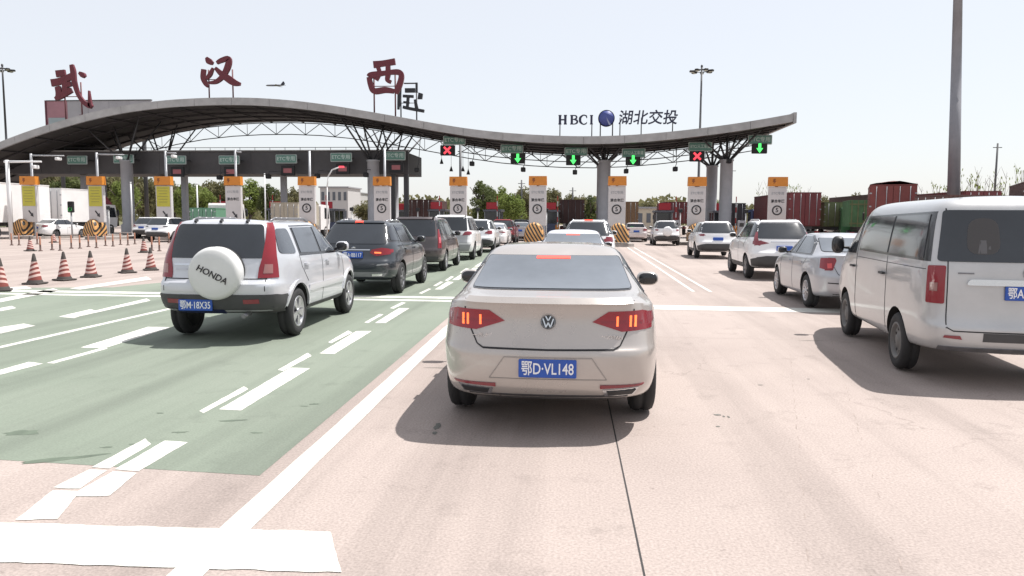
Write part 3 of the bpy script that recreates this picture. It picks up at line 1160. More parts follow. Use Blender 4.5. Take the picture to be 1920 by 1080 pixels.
tx = text('cover_lettering', 'HONDA', .118, (-.01, -.224, 0), mat('black lettering', (.015, .015, .018), .4), spare, extrude=.004, bold=.001, shear=.1)
tx.rotation_euler = (math.pi / 2, R(26), 0)
tx.location = (0, -.219, -.01)
c.mirror(.70, 1.20, SILV, (.11, .07, .085))
c.put((552, 631), 1, -1.9)
# ---------------------------------------------------------- the other vehicles
def lamps(c, q, m, sides=None, lit=None):
    """tail lamps: the part on the tailgate and the part wrapped round the corner"""
    zs = [z for x, z in q if x > .68]
    for sg, vw_ in ((1, 'BR'), (-1, 'BL')):
        kx_, kz_ = c.k.x, c.k.z
        p = [(sg * min(x, c.xmax(z * kz_) / kx_), z) for x, z in q]
        l = c.panel('tail_light', p if sg > 0 else p[::-1], 'B', m, off=.010, step=.06)
        k = c.k.x
        u0 = (c.xmax(sum(zs) / len(zs) * c.k.z) - c.hw + .04) * .7071
        c.panel('lamp_corner', [(u0, min(zs)), (u0 + .26, min(zs) + .04), (u0 + .27, max(zs) - .015), (u0, max(zs))], vw_, m, off=.010, step=.06, parent=l)
        if lit:
            p = [(sg * x, z) for x, z in lit[0]]
            c.panel('lit_lamp', p if sg > 0 else p[::-1], 'B', lit[1], off=.015, parent=l)


# dark grey off-roader in the left queue
DARK = paint('graphite', (0.030, 0.036, 0.045), .3, .32)
c = Car('estate_car', 'graphite black SUV with lit red lamps queuing right behind the silver off-roader ahead', SUV_L, SUV_C, DARK, SUV_BASE, (4.59, 1.86, 1.66), 2.73, wr=.35, ra=.405, style='six', rim=ALLOYD)
c.root['label'] = 'graphite black SUV with lit red lamps, just ahead of the silver off-roader'
suv_common(c, clad=False)
lamps(c, [(.36, .93), (.50, .86), (.80, .90), (.82, 1.02), (.60, 1.04), (.40, 1.00)], REDL, [(-2.17, .90), (-1.82, .97), (-1.86, 1.04), (-2.13, 1.03)], ([(.46, .92), (.60, .915), (.60, .945), (.46, .95)], BRAKEO))
c.panel('light_strip', [(-.36, .985), (.36, .985), (.36, 1.005), (-.36, 1.005)], 'B', CHR, off=.006)
c.panel('high_brake_light', [(-.09, 1.56), (.09, 1.56), (.09, 1.59), (-.09, 1.59)], 'B', BRAKE, off=.04)
c.panel('bumper_trim', [(-.66, .42), (.66, .42), (.72, .50), (.55, .52), (-.55, .52), (-.72, .50)], 'B', mat('satin grey trim', (.16, .17, .18), .4, .4), off=.008)
c.pair('exhaust_trim', [(.42, .435), (.62, .445), (.64, .49), (.42, .485)], 'B', CHR, off=.014)
c.pair('reflector', [(.52, .66), (.76, .67), (.74, .71), (.54, .69)], 'B', mat('reflection strip', (.35, .36, .38), .25, .6), off=.008)
c.plate(0, .885, '鄂A·8B117')
c.rails(-1.35, .05, .53, CHR, .04)
c.mirror(.70, 1.17, DARK, (.11, .07, .08))
MB().lathe([(.045, 0), (.045, .01), (.03, .012), (.001, .012)], 'y', 16).build('emblem', CHR, c.root).location = (0, c.bvh.ray_cast(Vector((0, -9, 1.03)), Vector((0, 1, 0)))[0].y - .012, 1.03)
c.put((750, 550), 1, -1.3)
BLACKSUV = c

# maroon-grey people carrier
MPV_B = (5.05, 1.87, 1.78)
MPV_L = [(-2.35, .30, .24, 2.20, .26, .70, .82, .62),
         (-2.48, .36, .28, 2.37, .33, .80, .90, .70),
         (-2.525, .56, .52, 2.42, .50, .84, .932, .76),
         (-2.52, .72, .70, 2.41, .68, .85, .935, .77),
         (-2.49, .78, .82, 2.35, .80, .85, .930, .76),
         (-2.47, 1.02, .98, 2.15, .92, .84, .92, .74),
         (-2.45, 1.10, 1.06, 1.95, .98, .82, .90, .72),
         (-2.42, 1.16, 1.12, 1.35, 1.10, .80, .88, .72),
         (-2.20, 1.69, 1.65, .45, 1.67, .68, .70, .60),
         (-2.05, 1.755, 1.735, .20, 1.735, .58, .60, .52)]
MPV_C = {3: .4, 7: .2, 8: .35}


def mpv_common(c, glass=GLASS, rw=None):
    c.panel('rear_window', rw or [(-.70, 1.14), (.70, 1.14), (.64, 1.65), (-.64, 1.65)], 'B', glass, off=.006, rnd=1)
    c.panel('rear_spoiler', [(-.62, 1.665), (.62, 1.665), (.60, 1.72), (-.60, 1.72)], 'B', c.pm, off=.03, step=.2)
    c.panel('windscreen', [(-.70, 1.16), (.70, 1.16), (.58, 1.62), (-.58, 1.62)], 'F', GLASS)
    c.both('window_trim', [(-2.25, 1.16), (1.05, 1.10), (.25, 1.63), (-.3, 1.66), (-2.10, 1.64)], BLKG, off=.003)
    c.both('quarter_window', [(-2.15, 1.20), (-1.22, 1.18), (-1.20, 1.60), (-2.03, 1.60)], glass, off=.006)
    c.both('rear_door_window', [(-1.13, 1.18), (-.12, 1.16), (-.10, 1.61), (-1.11, 1.60)], glass, off=.006)
    c.both('front_door_window', [(-.02, 1.16), (.90, 1.13), (.20, 1.59), (0, 1.61)], glass, off=.006)
    for sd in 'RL':
        c.seam([(-.07, .36), (-.07, 1.14)], sd)
        c.seam([(-1.17, .45), (-1.17, 1.15)], sd)
        c.seam([(1.02, .36), (1.0, 1.06)], sd)
    c.handles((-.95, .15), 1.0)
    c.pair('headlight', [(.40, .72), (.72, .76), (.74, .86), (.42, .82)], 'F', CLEARL)
    c.panel('grille', [(-.36, .66), (.36, .66), (.36, .82), (-.36, .82)], 'F', BLK)


MAR = paint('dark brown', (0.075, 0.060, 0.062), .3, .36)
c = Car('people_carrier', 'dark brown people carrier with tall red tail lamps behind the graphite SUV', MPV_L, MPV_C, MAR, MPV_B, (4.95, 1.86, 1.76), 2.95, wr=.33, ra=.39, style='seven', rim=ALLOY, cat='minivan')
c.root['label'] = 'dark brown people carrier queuing ahead of the graphite SUV'
mpv_common(c)
for l, vw_ in zip(c.corner('tail_light', [(-.02, .76), (.16, .76), (.17, 1.1), (.19, 1.36), (.10, 1.36), (.02, 1.1)], REDL, off=.010), ('BR', 'BL')):
    c.panel('lamp_lens', [(.04, .92), (.12, .92), (.13, 1.10), (.06, 1.10)], vw_, mat('pale red lens', (.55, .12, .14), .2, 0, .6), off=.015, parent=l)
c.panel('lower_bumper', [(-.75, .36), (.75, .36), (.80, .50), (-.80, .50)], 'B', PLAST, off=.008)
c.mirror(.95, 1.18, MAR, (.11, .07, .085))
c.put((834, 508), 1, -1.4)

# white SUVs and saloons, built one after another
WHT = paint('white', (0.74, 0.74, 0.745), 0, .35, .04)
WHT2 = paint('soft white', (0.66, 0.665, 0.68), 0, .38, .06)
SIL2 = paint('silver grey', (0.40, 0.405, 0.43), .4, .36)
PINKW = paint('pale champagne', (0.62, 0.56, 0.55), .2, .36)
REDP = paint('wine red', (0.26, 0.018, 0.025), .2, .34)
GREYP = paint('mid grey', (0.25, 0.26, 0.28), .4, .36)
LEFTQ = 'cars queuing in the green lane'
RIGHTQ = 'cars queuing in the right-hand lane'


def suv(label, dims, pm, wb=2.70, tl=None, lit=None, tlm=None, sides=None, glass=GLASS, plate=True, rails=None, style='five', group=None, clad=True, name='sport_utility_car'):
    c = Car(name, label, SUV_L, SUV_C, pm, SUV_BASE, dims, wb, wr=.345, ra=.40, style=style, rim=ALLOYD, group=group)
    suv_common(c, glass, clad)
    lamps(c, tl or [(.44, .94), (.78, .90), (.80, 1.06), (.70, 1.09), (.48, 1.0)], tlm or REDD, sides or [(-2.15, .91), (-1.90, 1.0), (-1.95, 1.06), (-2.12, 1.08)], lit)
    if plate:
        c.plate(0, .87, '')
    if rails:
        c.rails(-1.35, .05, .53, rails, .045)
    c.mirror(.70, 1.17, pm, (.11, .07, .08))
    return c


def saloon(label, dims, pm, wb=2.70, tl=None, tlm=None, sides=None, lit=None, glass=GLASSL, plate=True, style='six', group=None, rim=None):
    c = Car('saloon_car', label, SEDAN_L, SEDAN_C, pm, SEDAN_BASE, dims, wb, wr=.32, ra=.375, style=style, rim=rim or ALLOYD, group=group)
    sedan_common(c, glass)
    lamps(c, tl or [(.46, .86), (.80, .84), (.80, .98), (.56, .98)], tlm or REDL, sides or [(-2.31, .85), (-2.05, .90), (-2.06, .96), (-2.29, .98)], lit)
    for sg in (1, -1):
        c.seam([(sg * .66, 1.06), (sg * .63, .86), (sg * .55, .70)], 'B', .010)
    c.seam([(-.55, .70), (.55, .70)], 'B', .010)
    if plate:
        c.plate(0, .80, '')
    c.panel('bumper_insert', [(-.60, .29), (.60, .29), (.62, .34), (-.62, .34)], 'B', PLAST, off=.006)
    c.mirror(.78, 1.045, pm, (.10, .055, .07))
    return c


c = Car('sport_utility_car', 'white tall estate with raised roof edge ahead of the dark brown people carrier', MPV_L, MPV_C, WHT, MPV_B, (4.75, 1.86, 1.86), 2.9, wr=.36, ra=.42, style='five', rim=ALLOYD, group=LEFTQ)
mpv_common(c)
lamps(c, [(.50, .96), (.80, .98), (.83, 1.12), (.60, 1.10)], REDD, [(-2.48, .98), (-2.25, 1.02), (-2.28, 1.10), (-2.45, 1.12)])
c.panel('lower_bumper', [(-.75, .36), (.75, .36), (.84, .62), (-.84, .62)], 'B', mat('grey bumper', (.28, .28, .29), .5), off=.008)
c.panel('lower_tailgate', [(-.70, .66), (.70, .66), (.72, .98), (-.72, .98)], 'B', mat('satin silver', (.40, .40, .41), .4, .3), off=.004)
c.mirror(.95, 1.18, BLK, (.12, .07, .09))
c.put((888, 487), 1, -1.6)
LQ = -1.0
suv('white SUV whose side shows beyond the tall white estate', (4.55, 1.84, 1.68), WHT2, group=LEFTQ).at(-5.25, 36.8, -1.2)
c = saloon('white saloon with thin red lamps beyond the white SUVs in the green lane', (4.65, 1.80, 1.47), WHT, group=LEFTQ, tl=[(.36, .90), (.80, .86), (.80, .93), (.40, .95)])
c.at(-5.25, 43.4, -1)
c = suv('wine red SUV near the toll island, left of the striped block', (4.5, 1.82, 1.68), REDP, group=LEFTQ, tlm=REDL)
c.at(-5.35, 50.0, -1)
saloon('silver saloon entering the toll lane beyond the wine red SUV', (4.6, 1.80, 1.48), SIL2, group=LEFTQ).at(-4.75, 57.0, -1)
suv('dark grey SUV farthest along the green lane at the booths', (4.5, 1.82, 1.66), GREYP, group=LEFTQ).at(-5.2, 63.6, -1)

# ahead of the champagne saloon
c = saloon('pale silver saloon directly ahead of the champagne saloon', (4.75, 1.80, 1.465), paint('pale silver', (.62, .62, .66), .35, .35), lit=None)
c.panel('high_brake_light', [(-.16, 1.315), (.16, 1.315), (.16, 1.338), (-.16, 1.338)], 'B', BRAKE, off=.014)
c.at(-.20, 16.4, 0)
c = suv('white SUV with roof rails two cars ahead of the champagne saloon', (4.6, 1.85, 1.70), WHT, rails=CHR)
c.panel('high_brake_light', [(-.14, 1.57), (.14, 1.57), (.14, 1.60), (-.14, 1.60)], 'B', BRAKE, off=.04)
c.at(.22, 24.6, .3)

# right-hand queue
c = saloon('silver grey saloon with red wedge tail lamps between white SUV and van', (4.50, 1.75, 1.47), SIL2, wb=2.72, group=RIGHTQ, style='cover', rim=ALLOY, tl=[(.58, .96), (.64, .78), (.80, .77), (.80, .98), (.70, 1.01), (.60, 1.01)], sides=[(-2.33, .77), (-2.07, .80), (-2.13, .98), (-2.28, 1.01)])
c.pair('lamp_lens', [(.655, .82), (.72, .81), (.72, .90), (.65, .91)], 'B', mat('bright red lens', (.55, .05, .05), .2, 0, .7), off=.016)
c.pair('bumper_slot', [(.52, .53), (.72, .535), (.72, .555), (.52, .55)], 'B', BLK, off=.006)
c.mirror(.78, 1.05, BLK, (.10, .055, .07))
c.put((1515, 577), -1, 1.8)
c = suv('white SUV with red boomerang lamps just ahead of the silver grey saloon', (4.64, 1.84, 1.73), WHT, wb=2.71, group=RIGHTQ, tl=[(.40, 1.0), (.55, .97), (.80, .93), (.80, 1.07), (.60, 1.06)], tlm=REDD, rails=mat('silver rail', (.55, .55, .57), .3, .7), clad=True, style='five')
c.corner('lamp_blade', [(-.02, 1.04), (.16, 1.04), (.22, 1.30), (.14, 1.30)], REDD, off=.010)
c.panel('tailgate_chrome', [(-.36, 1.03), (.36, 1.03), (.36, 1.05), (-.36, 1.05)], 'B', CHR, off=.008)
c.panel('bumper_blade', [(-.50, .43), (.50, .43), (.50, .46), (-.50, .46)], 'B', CHR, off=.012)
c.put((1400, 522), -1, 1.5)
c = suv('white SUV with grey tailgate plate, second ahead of the silver grey saloon', (4.40, 1.82, 1.66), WHT, wb=2.65, group=RIGHTQ, tl=[(.52, 1.02), (.78, .98), (.80, 1.07), (.60, 1.08)], tlm=REDD)
c.put((1304, 484), -1, 1.5)
c = suv('small white SUV with white spare wheel cover, farthest of the right-hand queue', (4.25, 1.77, 1.66), WHT, wb=2.52, group=RIGHTQ, tl=[(.62, .98), (.80, .96), (.80, 1.06), (.66, 1.06)], tlm=REDD, plate=False)
sp = MB().lathe([(.001, -.20), (.24, -.19), (.31, -.15), (.325, -.02), (.30, 0), (.001, 0)], 'y', 28).build('spare_wheel', WHT, c.root)
sp.location = (0, c.yr + .03, .93)
c.put((1225, 460), -1, 1)
saloon('pale pink champagne saloon between the islands left of small white SUV', (4.6, 1.8, 1.48), PINKW, glass=GLASS).at(4.1, 57.0, 0)

# left of the cones
LEFTP = 'white cars by the left-hand toll islands'
saloon('white saloon seen from its right side beside the white box truck', (4.6, 1.80, 1.50), WHT, glass=GLASS, group=LEFTP, style='five').put((104, 447), 1, 6)
suv('white SUV behind the row of lane posts, nearest the silver off-roader', (4.5, 1.84, 1.68), WHT, group=LEFTP, tl=[(.50, 1.0), (.80, .99), (.82, 1.05), (.55, 1.06)], tlm=BLKG).at(-28.2, 47.2, 0)
suv('silver SUV half hidden behind the white SUV at the left islands', (4.5, 1.84, 1.66), WHT2, group=LEFTP).at(-33.35, 54.0, 0)

# ---------------------------------------------------------- the silver van on the right
VANP = paint('van silver', (0.45, 0.453, 0.455), .3, .38, .10)
VAN_B = (4.84, 1.70, 1.97)
VAN_L = [(-2.26, .36, .30, 2.10, .28, .70, .74, .62),
         (-2.37, .40, .33, 2.30, .34, .76, .815, .68),
         (-2.42, .52, .50, 2.36, .50, .79, .842, .72),
         (-2.42, .64, .66, 2.37, .66, .80, .848, .74),
         (-2.37, .68, .80, 2.33, .80, .80, .85, .74),
         (-2.36, 1.05, 1.05, 2.18, 1.05, .805, .85, .74),
         (-2.345, 1.24, 1.24, 1.98, 1.18, .80, .842, .73),
         (-2.33, 1.30, 1.30, 1.80, 1.30, .79, .835, .72),
         (-2.24, 1.83, 1.82, 1.02, 1.80, .725, .745, .66),
         (-2.16, 1.91, 1.905, .80, 1.90, .64, .655, .60),
         (-1.90, 1.955, 1.955, .50, 1.95, .40, .42, .40)]
c = Car('van', 'silver passenger van with large dark rear window at the right edge', VAN_L, {3: .4, 8: .15}, VANP, VAN_B, VAN_B, 2.57, wr=.325, ra=.385, style='steel', rim=mat('dusty steel wheel', (.16, .155, .15), .6, .3, noise=.3), cat='van', ww=.19)
c.panel('rear_window', [(-.735, 1.285), (.735, 1.285), (.675, 1.80), (-.675, 1.80)], 'B', GLASS, off=.006, rnd=.04)
for x0, x1, z0, z1, m in ((-.50, -.20, 1.36, 1.72, mat('seat behind glass', (.048, .044, .043), .3)), (-.40, -.28, 1.37, 1.50, mat('pale thing behind glass', (.10, .10, .105), .5)), (0.0, .17, 1.40, 1.68, mat('window seen through glass', (.20, .205, .21), .3)), (.20, .36, 1.40, 1.69, MATS['window seen through glass'])):
    c.panel('view_through_glass', [(x0, z0), (x1, z0), (x1 - .02, z1), (x0 + .02, z1)], 'B', m, off=.0125, rnd=.12 if x0 < -.45 else 0)
c.both('window_trim', [(-2.15, 1.28), (.55, 1.29), (.60, 1.75), (-2.05, 1.79)], BLKG, off=.003)
c.both('side_window', [(-2.02, 1.31), (-.88, 1.315), (-.86, 1.745), (-1.95, 1.76)], mat('side van glass', (.055, .058, .064), .08, 0, .6, noise=.6, nscale=2.0), off=.006)
c.both('side_window', [(-.80, 1.315), (.50, 1.32), (.54, 1.725), (-.78, 1.745)], MATS['side van glass'], off=.006)
c.both('cab_window', [(.72, 1.24), (1.66, 1.22), (1.08, 1.74), (.74, 1.75)], GLASS, off=.006)
c.panel('windscreen', [(-.70, 1.32), (.70, 1.32), (.62, 1.78), (-.62, 1.78)], 'F', GLASS)
for sd in 'RL':
    c.seam([(.64, .36), (.64, 1.30), (.68, 1.80)], sd, .012)
    c.seam([(-.84, .42), (-.84, 1.28)], sd)
    c.seam([(-2.1, 1.20), (.6, 1.20)], sd, .006)
for l, vw_ in zip(c.corner('tail_light', [(-.035, .86), (.155, .86), (.155, 1.24), (-.025, 1.245)], REDL, off=.010, rnd=.02), ('BR', 'BL')):
    c.panel('lamp_lens', [(.03, .985), (.11, .985), (.11, 1.07), (.03, 1.07)], vw_, mat('smoky lens', (.24, .12, .11), .2, 0, .7), off=.015, parent=l)
c.seam([(-.66, .62), (-.655, .84), (-.65, 1.82)], 'B', .010)
c.seam([(.66, .62), (.655, .84), (.65, 1.82)], 'B', .010)
c.seam([(-.66, .63), (-.60, .595), (.60, .595), (.66, .63)], 'B', .012)
c.panel('tailgate_bar', [(-.50, 1.055), (.50, 1.055), (.50, 1.115), (-.47, 1.115)], 'B', CHR, off=.025, rnd=1)
c.panel('model_script', [(-.57, 1.165), (-.43, 1.165), (-.43, 1.18), (-.57, 1.18)], 'B', ALLOYD, off=.006)
MB().lathe([(.065, 0), (.065, .010), (.045, .014), (.04, .010), (.001, .010)], 'y', 24).build('emblem', CHR, c.root).location = (0.06, c.bvh.ray_cast(Vector((.06, -9, 1.18)), Vector((0, 1, 0)))[0].y - .012, 1.18)
c.panel('lower_step', [(-.34, .50), (.34, .50), (.34, .585), (-.34, .585)], 'B', PLAST, off=.006)
c.pair('reflector', [(.52, .515), (.68, .525), (.67, .55), (.54, .55)], 'B', REDD, off=.010)
c.panel('bumper_lip', [(-.70, .395), (.70, .395), (.70, .435), (-.70, .435)], 'B', ALLOYD, off=.012)
c.plate(.06, .985, '鄂A·3M905')
c.handles((-.70, .80), 1.06, PLAST)
c.pair('headlight', [(.42, .80), (.70, .82), (.72, 1.0), (.46, .96)], 'F', CLEARL)
c.panel('grille', [(-.40, .70), (.40, .70), (.40, .84), (-.40, .84)], 'F', BLK)
c.mirror(1.55, 1.33, BLK, (.09, .07, .13), .13)
c.put((1686, 695), -1, 6.6)
VAN = c
# ------------------------------------------------------------------ toll plaza
IX = [-40.6, -35.4, -30.2, -24.95, -19.5, -14.05, -8.62, -3.02, 2.33, 7.73, 13.05]
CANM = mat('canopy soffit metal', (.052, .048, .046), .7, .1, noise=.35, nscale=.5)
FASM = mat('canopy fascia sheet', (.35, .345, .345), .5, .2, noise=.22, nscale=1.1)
ROOFM = mat('canopy roof sheet', (.55, .55, .55), .5, .1, noise=.1, nscale=.4)
STEEL = mat('painted dark steel', (.06, .06, .065), .5, .2)
GALV = mat('galvanised steel', (.34, .345, .36), .5, .5, noise=.15, nscale=3)
PILM = mat('grey pillar paint', (.40, .40, .42), .6, noise=.10, nscale=1.5)
WPOLE = mat('white pole paint', (.66, .66, .66), .5)
CONC2 = mat('island concrete', (.30, .27, .25), .85, noise=.2, nscale=2)
SGREEN = mat('green sign face', (.11, .24, .20), .5, noise=.1)
SRIM = mat('pale sign rim', (.45, .52, .50), .5)
SWHITE = mat('pale sign lettering', (.52, .62, .58), .5)
LEDB = mat('lamp housing black', (.012, .012, .014), .6)
LEDG = mat('green signal lit', (.05, .6, .1), .4, emit=(.08, 1.0, .16), es=1.2)
LEDR = mat('red signal lit', (.7, .03, .05), .4, emit=(1.0, .07, .10), es=.95)
LEDRD = mat('dim red signal', (.26, .10, .11), .5, emit=(.5, .08, .08), es=.08)
ORG = mat('orange sign head', (.56, .20, .022), .5, noise=.08)
PANW = mat('white sign panel', (.52, .50, .50), .55, noise=.08, nscale=2)
PANY = mat('yellow notice', (.46, .42, .05), .55, noise=.08)
INK = mat('dark sign ink', (.03, .03, .035), .6)
INKG = mat('grey sign ink', (.28, .29, .31), .6)
REDS = mat('red sign letters', (.115, .012, .022), .45, noise=.1)

# ---- canopy
prof_px = [(-60, 292), (0, 265), (60, 243), (120, 224), (200, 203), (280, 190), (360, 184), (440, 182), (520, 185), (600, 194), (680, 207), (760, 221), (840, 236), (920, 247), (1000, 253), (1080, 256), (1160, 255), (1240, 249), (1320, 240), (1400, 229), (1488, 213)]
YF, YB = 64.0, 77.0
PR = [aty(x, y, YF) for x, y in prof_px]
PR = [(p.x, p.z) for p in PR]
PR = [(PR[0][0] - 9, PR[0][1] - 3.2)] + PR


def prof(X):
    for (a, za), (b, zb) in zip(PR[:-1], PR[1:]):
        if a <= X <= b:
            return lerp(za, zb, (X - a) / (b - a))
    return PR[0][1] if X < PR[0][0] else PR[-1][1]


# smooth dense profile
X0, X1 = PR[0][0], PR[-1][0]
XS = [lerp(X0, X1, i / 96) for i in range(97)]


def sm(X):
    return sum(prof(X + d) * w for d, w in ((-2.4, .15), (-1.2, .2), (0, .3), (1.2, .2), (2.4, .15))) if X < X1 - 2.4 else prof(X)


can = thing('toll_canopy', 'grey wave-shaped toll station canopy on branching pillars spanning the lanes', 'canopy')
TH = .64
b = MB()
vs = []
for X in XS:
    z = sm(X)
    vs += [(X, YF + .25, z), (X, YB, z - .1), (X, YB, z - .45), (X, YF + .25, z - TH + .06)]
fs = []
for i in range(96):
    for j in range(4):
        k = (j + 1) % 4
        fs.append((i * 4 + j, i * 4 + k, i * 4 + 4 + k, i * 4 + 4 + j))
fs += [(0, 1, 2, 3), (96 * 4, 96 * 4 + 1, 96 * 4 + 2, 96 * 4 + 3)]
b.add(vs, fs)
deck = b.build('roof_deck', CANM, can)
# fascia in sheets, each with a joint
for q in range(24):
    b = MB()
    vs, fs = [], []
    for i in range(5):
        X = XS[q * 4 + i] + (.012 if i == 0 else (-.012 if i == 4 else 0))
        z = sm(X)
        vs += [(X, YF, z - TH), (X, YF - .02, z), (X, YF + .3, z + .03), (X, YF + .24, z - TH)]
        if i:
            o = (i - 1) * 4
            for j in range(4):
                k = (j + 1) % 4
                fs.append((o + j, o + k, o + 4 + k, o + 4 + j))
    fs += [(0, 1, 2, 3), (16, 17, 18, 19)]
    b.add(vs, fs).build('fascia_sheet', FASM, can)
b = MB()
z = sm(X1)
b.prism([(YF - .05, z - TH - .12), (YB, z - .65), (YB, z + .05), (YF - .05, z + .10)], 'x', X1, X1 + .25).build('end_cap', FASM, can)
# ribs below the soffit, following the curve
for y in (66.6, 69.4, 72.2, 75.0):
    b = MB()
    for i in range(0, 96, 2):
        a, c2 = XS[i], XS[i + 2]
        t0 = (y - YF) / (YB - YF)
        za, zb = sm(a) - lerp(TH - .06, .45, t0), sm(c2) - lerp(TH - .06, .45, t0)
        b.tube((a, y, za - .06), (c2, y, zb - .06), .09, .09, 5)
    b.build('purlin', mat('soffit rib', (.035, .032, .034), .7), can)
for i in range(2, 96, 4):
    X = XS[i]
    z = sm(X)
    MB().tube((X, YF + .4, z - TH - .02), (X, YB - .3, z - .52), .06, .06, 5).build('rafter', MATS['soffit rib'], can)


# back truss that hangs below the roof
def tz(X, drop):
    return sm(X) - .5 - drop


def truss(y, drop, x0, x1, bay, r, dy=0.0):
    n = int((x1 - x0) / bay)
    b1, b2 = MB(), MB()
    P = [lerp(x0, x1, i / n) for i in range(n + 1)]
    for a, c2 in zip(P[:-1], P[1:]):
        b1.tube((a, y, tz(a, .1)), (c2, y, tz(c2, .1)), r, r, 6)
        b2.tube((a, y + dy, tz(a, drop)), (c2, y + dy, tz(c2, drop)), r, r, 6)
    b1.build('upper_chord', STEEL, can)
    b2.build('lower_chord', STEEL, can)
    for i, (a, c2) in enumerate(zip(P[:-1], P[1:])):
        m = (a + c2) / 2
        MB().tube((a, y, tz(a, .1)), (m, y + dy, tz(m, drop)), r * .8, r * .8, 5).build('truss_strut', STEEL, can)
        MB().tube((m, y + dy, tz(m, drop)), (c2, y, tz(c2, .1)), r * .8, r * .8, 5).build('truss_strut', STEEL, can)
        MB().tube((m, y, tz(m, .1)), (m, y + dy, tz(m, drop)), r * .55, r * .55, 5).build('truss_post', STEEL, can)


truss(76.4, 1.30, -46, X1 - .3, 3.1, .05)
truss(72.0, 1.05, -12, X1 - .4, 3.1, .048)
# pillars with branching struts
pil = [(-43.6, 68.7), (-43.6, 75.2), (-19.4, 68.7), (-19.4, 76.0), (1.98, 69.4), (1.98, 76.2), (12.75, 68.7), (12.75, 76.2)]
for X, Y in pil:
    top = 6.9
    g = MB().lathe([(.70, .18), (.70, .9), (.55, 1.0), (.55, top), (.62, top + .02), (.62, top + .16), (.001, top + .16)], 'z', 20, (X, Y, 0))
    pl = g.build('pillar', PILM, can)
    zr = sm(X) - .6
    wide = 2.6 if zr > 9 else 1.5
    for dx, dy in ((-1, -1), (1, -1), (-1, 1), (1, 1), (-.35, -.2), (.35, .2)):
        xx = X + dx * wide
        MB().tube((X + dx * .3, Y + dy * .3, top + .1), (xx, Y + dy * 1.8, tz(xx, .0)), .10, .075, 6).build('branch_strut', STEEL, can)
    if abs(X) < 14 or X > 0:
        MB().tube((X, Y, top), (X, Y, tz(X, 0)), .12, .12, 6).build('branch_strut', STEEL, can)

# ---- flat rear gantry building on the left
gan = thing('gantry_building', 'dark grey flat gantry roof behind the canopy pillars on the left', 'gantry')
GX0, GX1 = -78.0, -16.4
GZ0, GZ1 = 5.85, 8.0
GM = mat('gantry cladding', (.082, .078, .082), .6, noise=.25, nscale=.6)
n = 20
for i in range(n):
    a, c2 = lerp(GX0, GX1, i / n) + .01, lerp(GX0, GX1, (i + 1) / n) - .01
    MB().box(((a + c2) / 2, 70.1, (GZ0 + GZ1) / 2), (c2 - a, .16, GZ1 - GZ0)).build('cladding_panel', GM, gan)
MB().box(((GX0 + GX1) / 2, 73.2, (GZ0 + GZ1) / 2 - .05), (GX1 - GX0 - .1, 5.9, GZ1 - GZ0 - .2)).build('gantry_core', CANM, gan)
MB().box(((GX0 + GX1) / 2, 70.0, GZ1 + .05), (GX1 - GX0 + .2, .5, .1)).build('gantry_coping', FASM, gan)
b = MB()
xx = GX0
while xx < GX1 - .4:
    b.tube((xx, 70.3, GZ1 + .1), (xx, 70.3, GZ1 + .38), .025, .025, 5)
    xx += 1.5
b.tube((GX0, 70.3, GZ1 + .38), (GX1, 70.3, GZ1 + .38), .03, .03, 5)
b.build('guard_rail', STEEL, gan)
MB().box((GX1 - .25, 70.25, GZ0 / 2 + .1), (.42, .42, GZ0 - .1)).build('corner_post', STEEL, gan)
MB().box((GX1 - 1.55, 70.45, GZ0 / 2 + .1), (.34, .34, GZ0 - .1)).build('corner_post', STEEL, gan)
for X in (-30.2, -40.6, -51.4, -62):
    MB().box((X + .4, 73.0, GZ0 / 2 + .05), (.5, .5, GZ0 - .1)).build('gantry_post', PILM, gan)

# ---- overhead lane boards with signal lamps
def arrow_poly(s, up=False):
    p = [(-.12, .42), (.12, .42), (.12, .0), (.30, .0), (0, -.42), (-.30, .0), (-.12, .0)]
    return [(x * s, z * s * (-1 if up else 1)) for x, z in p]


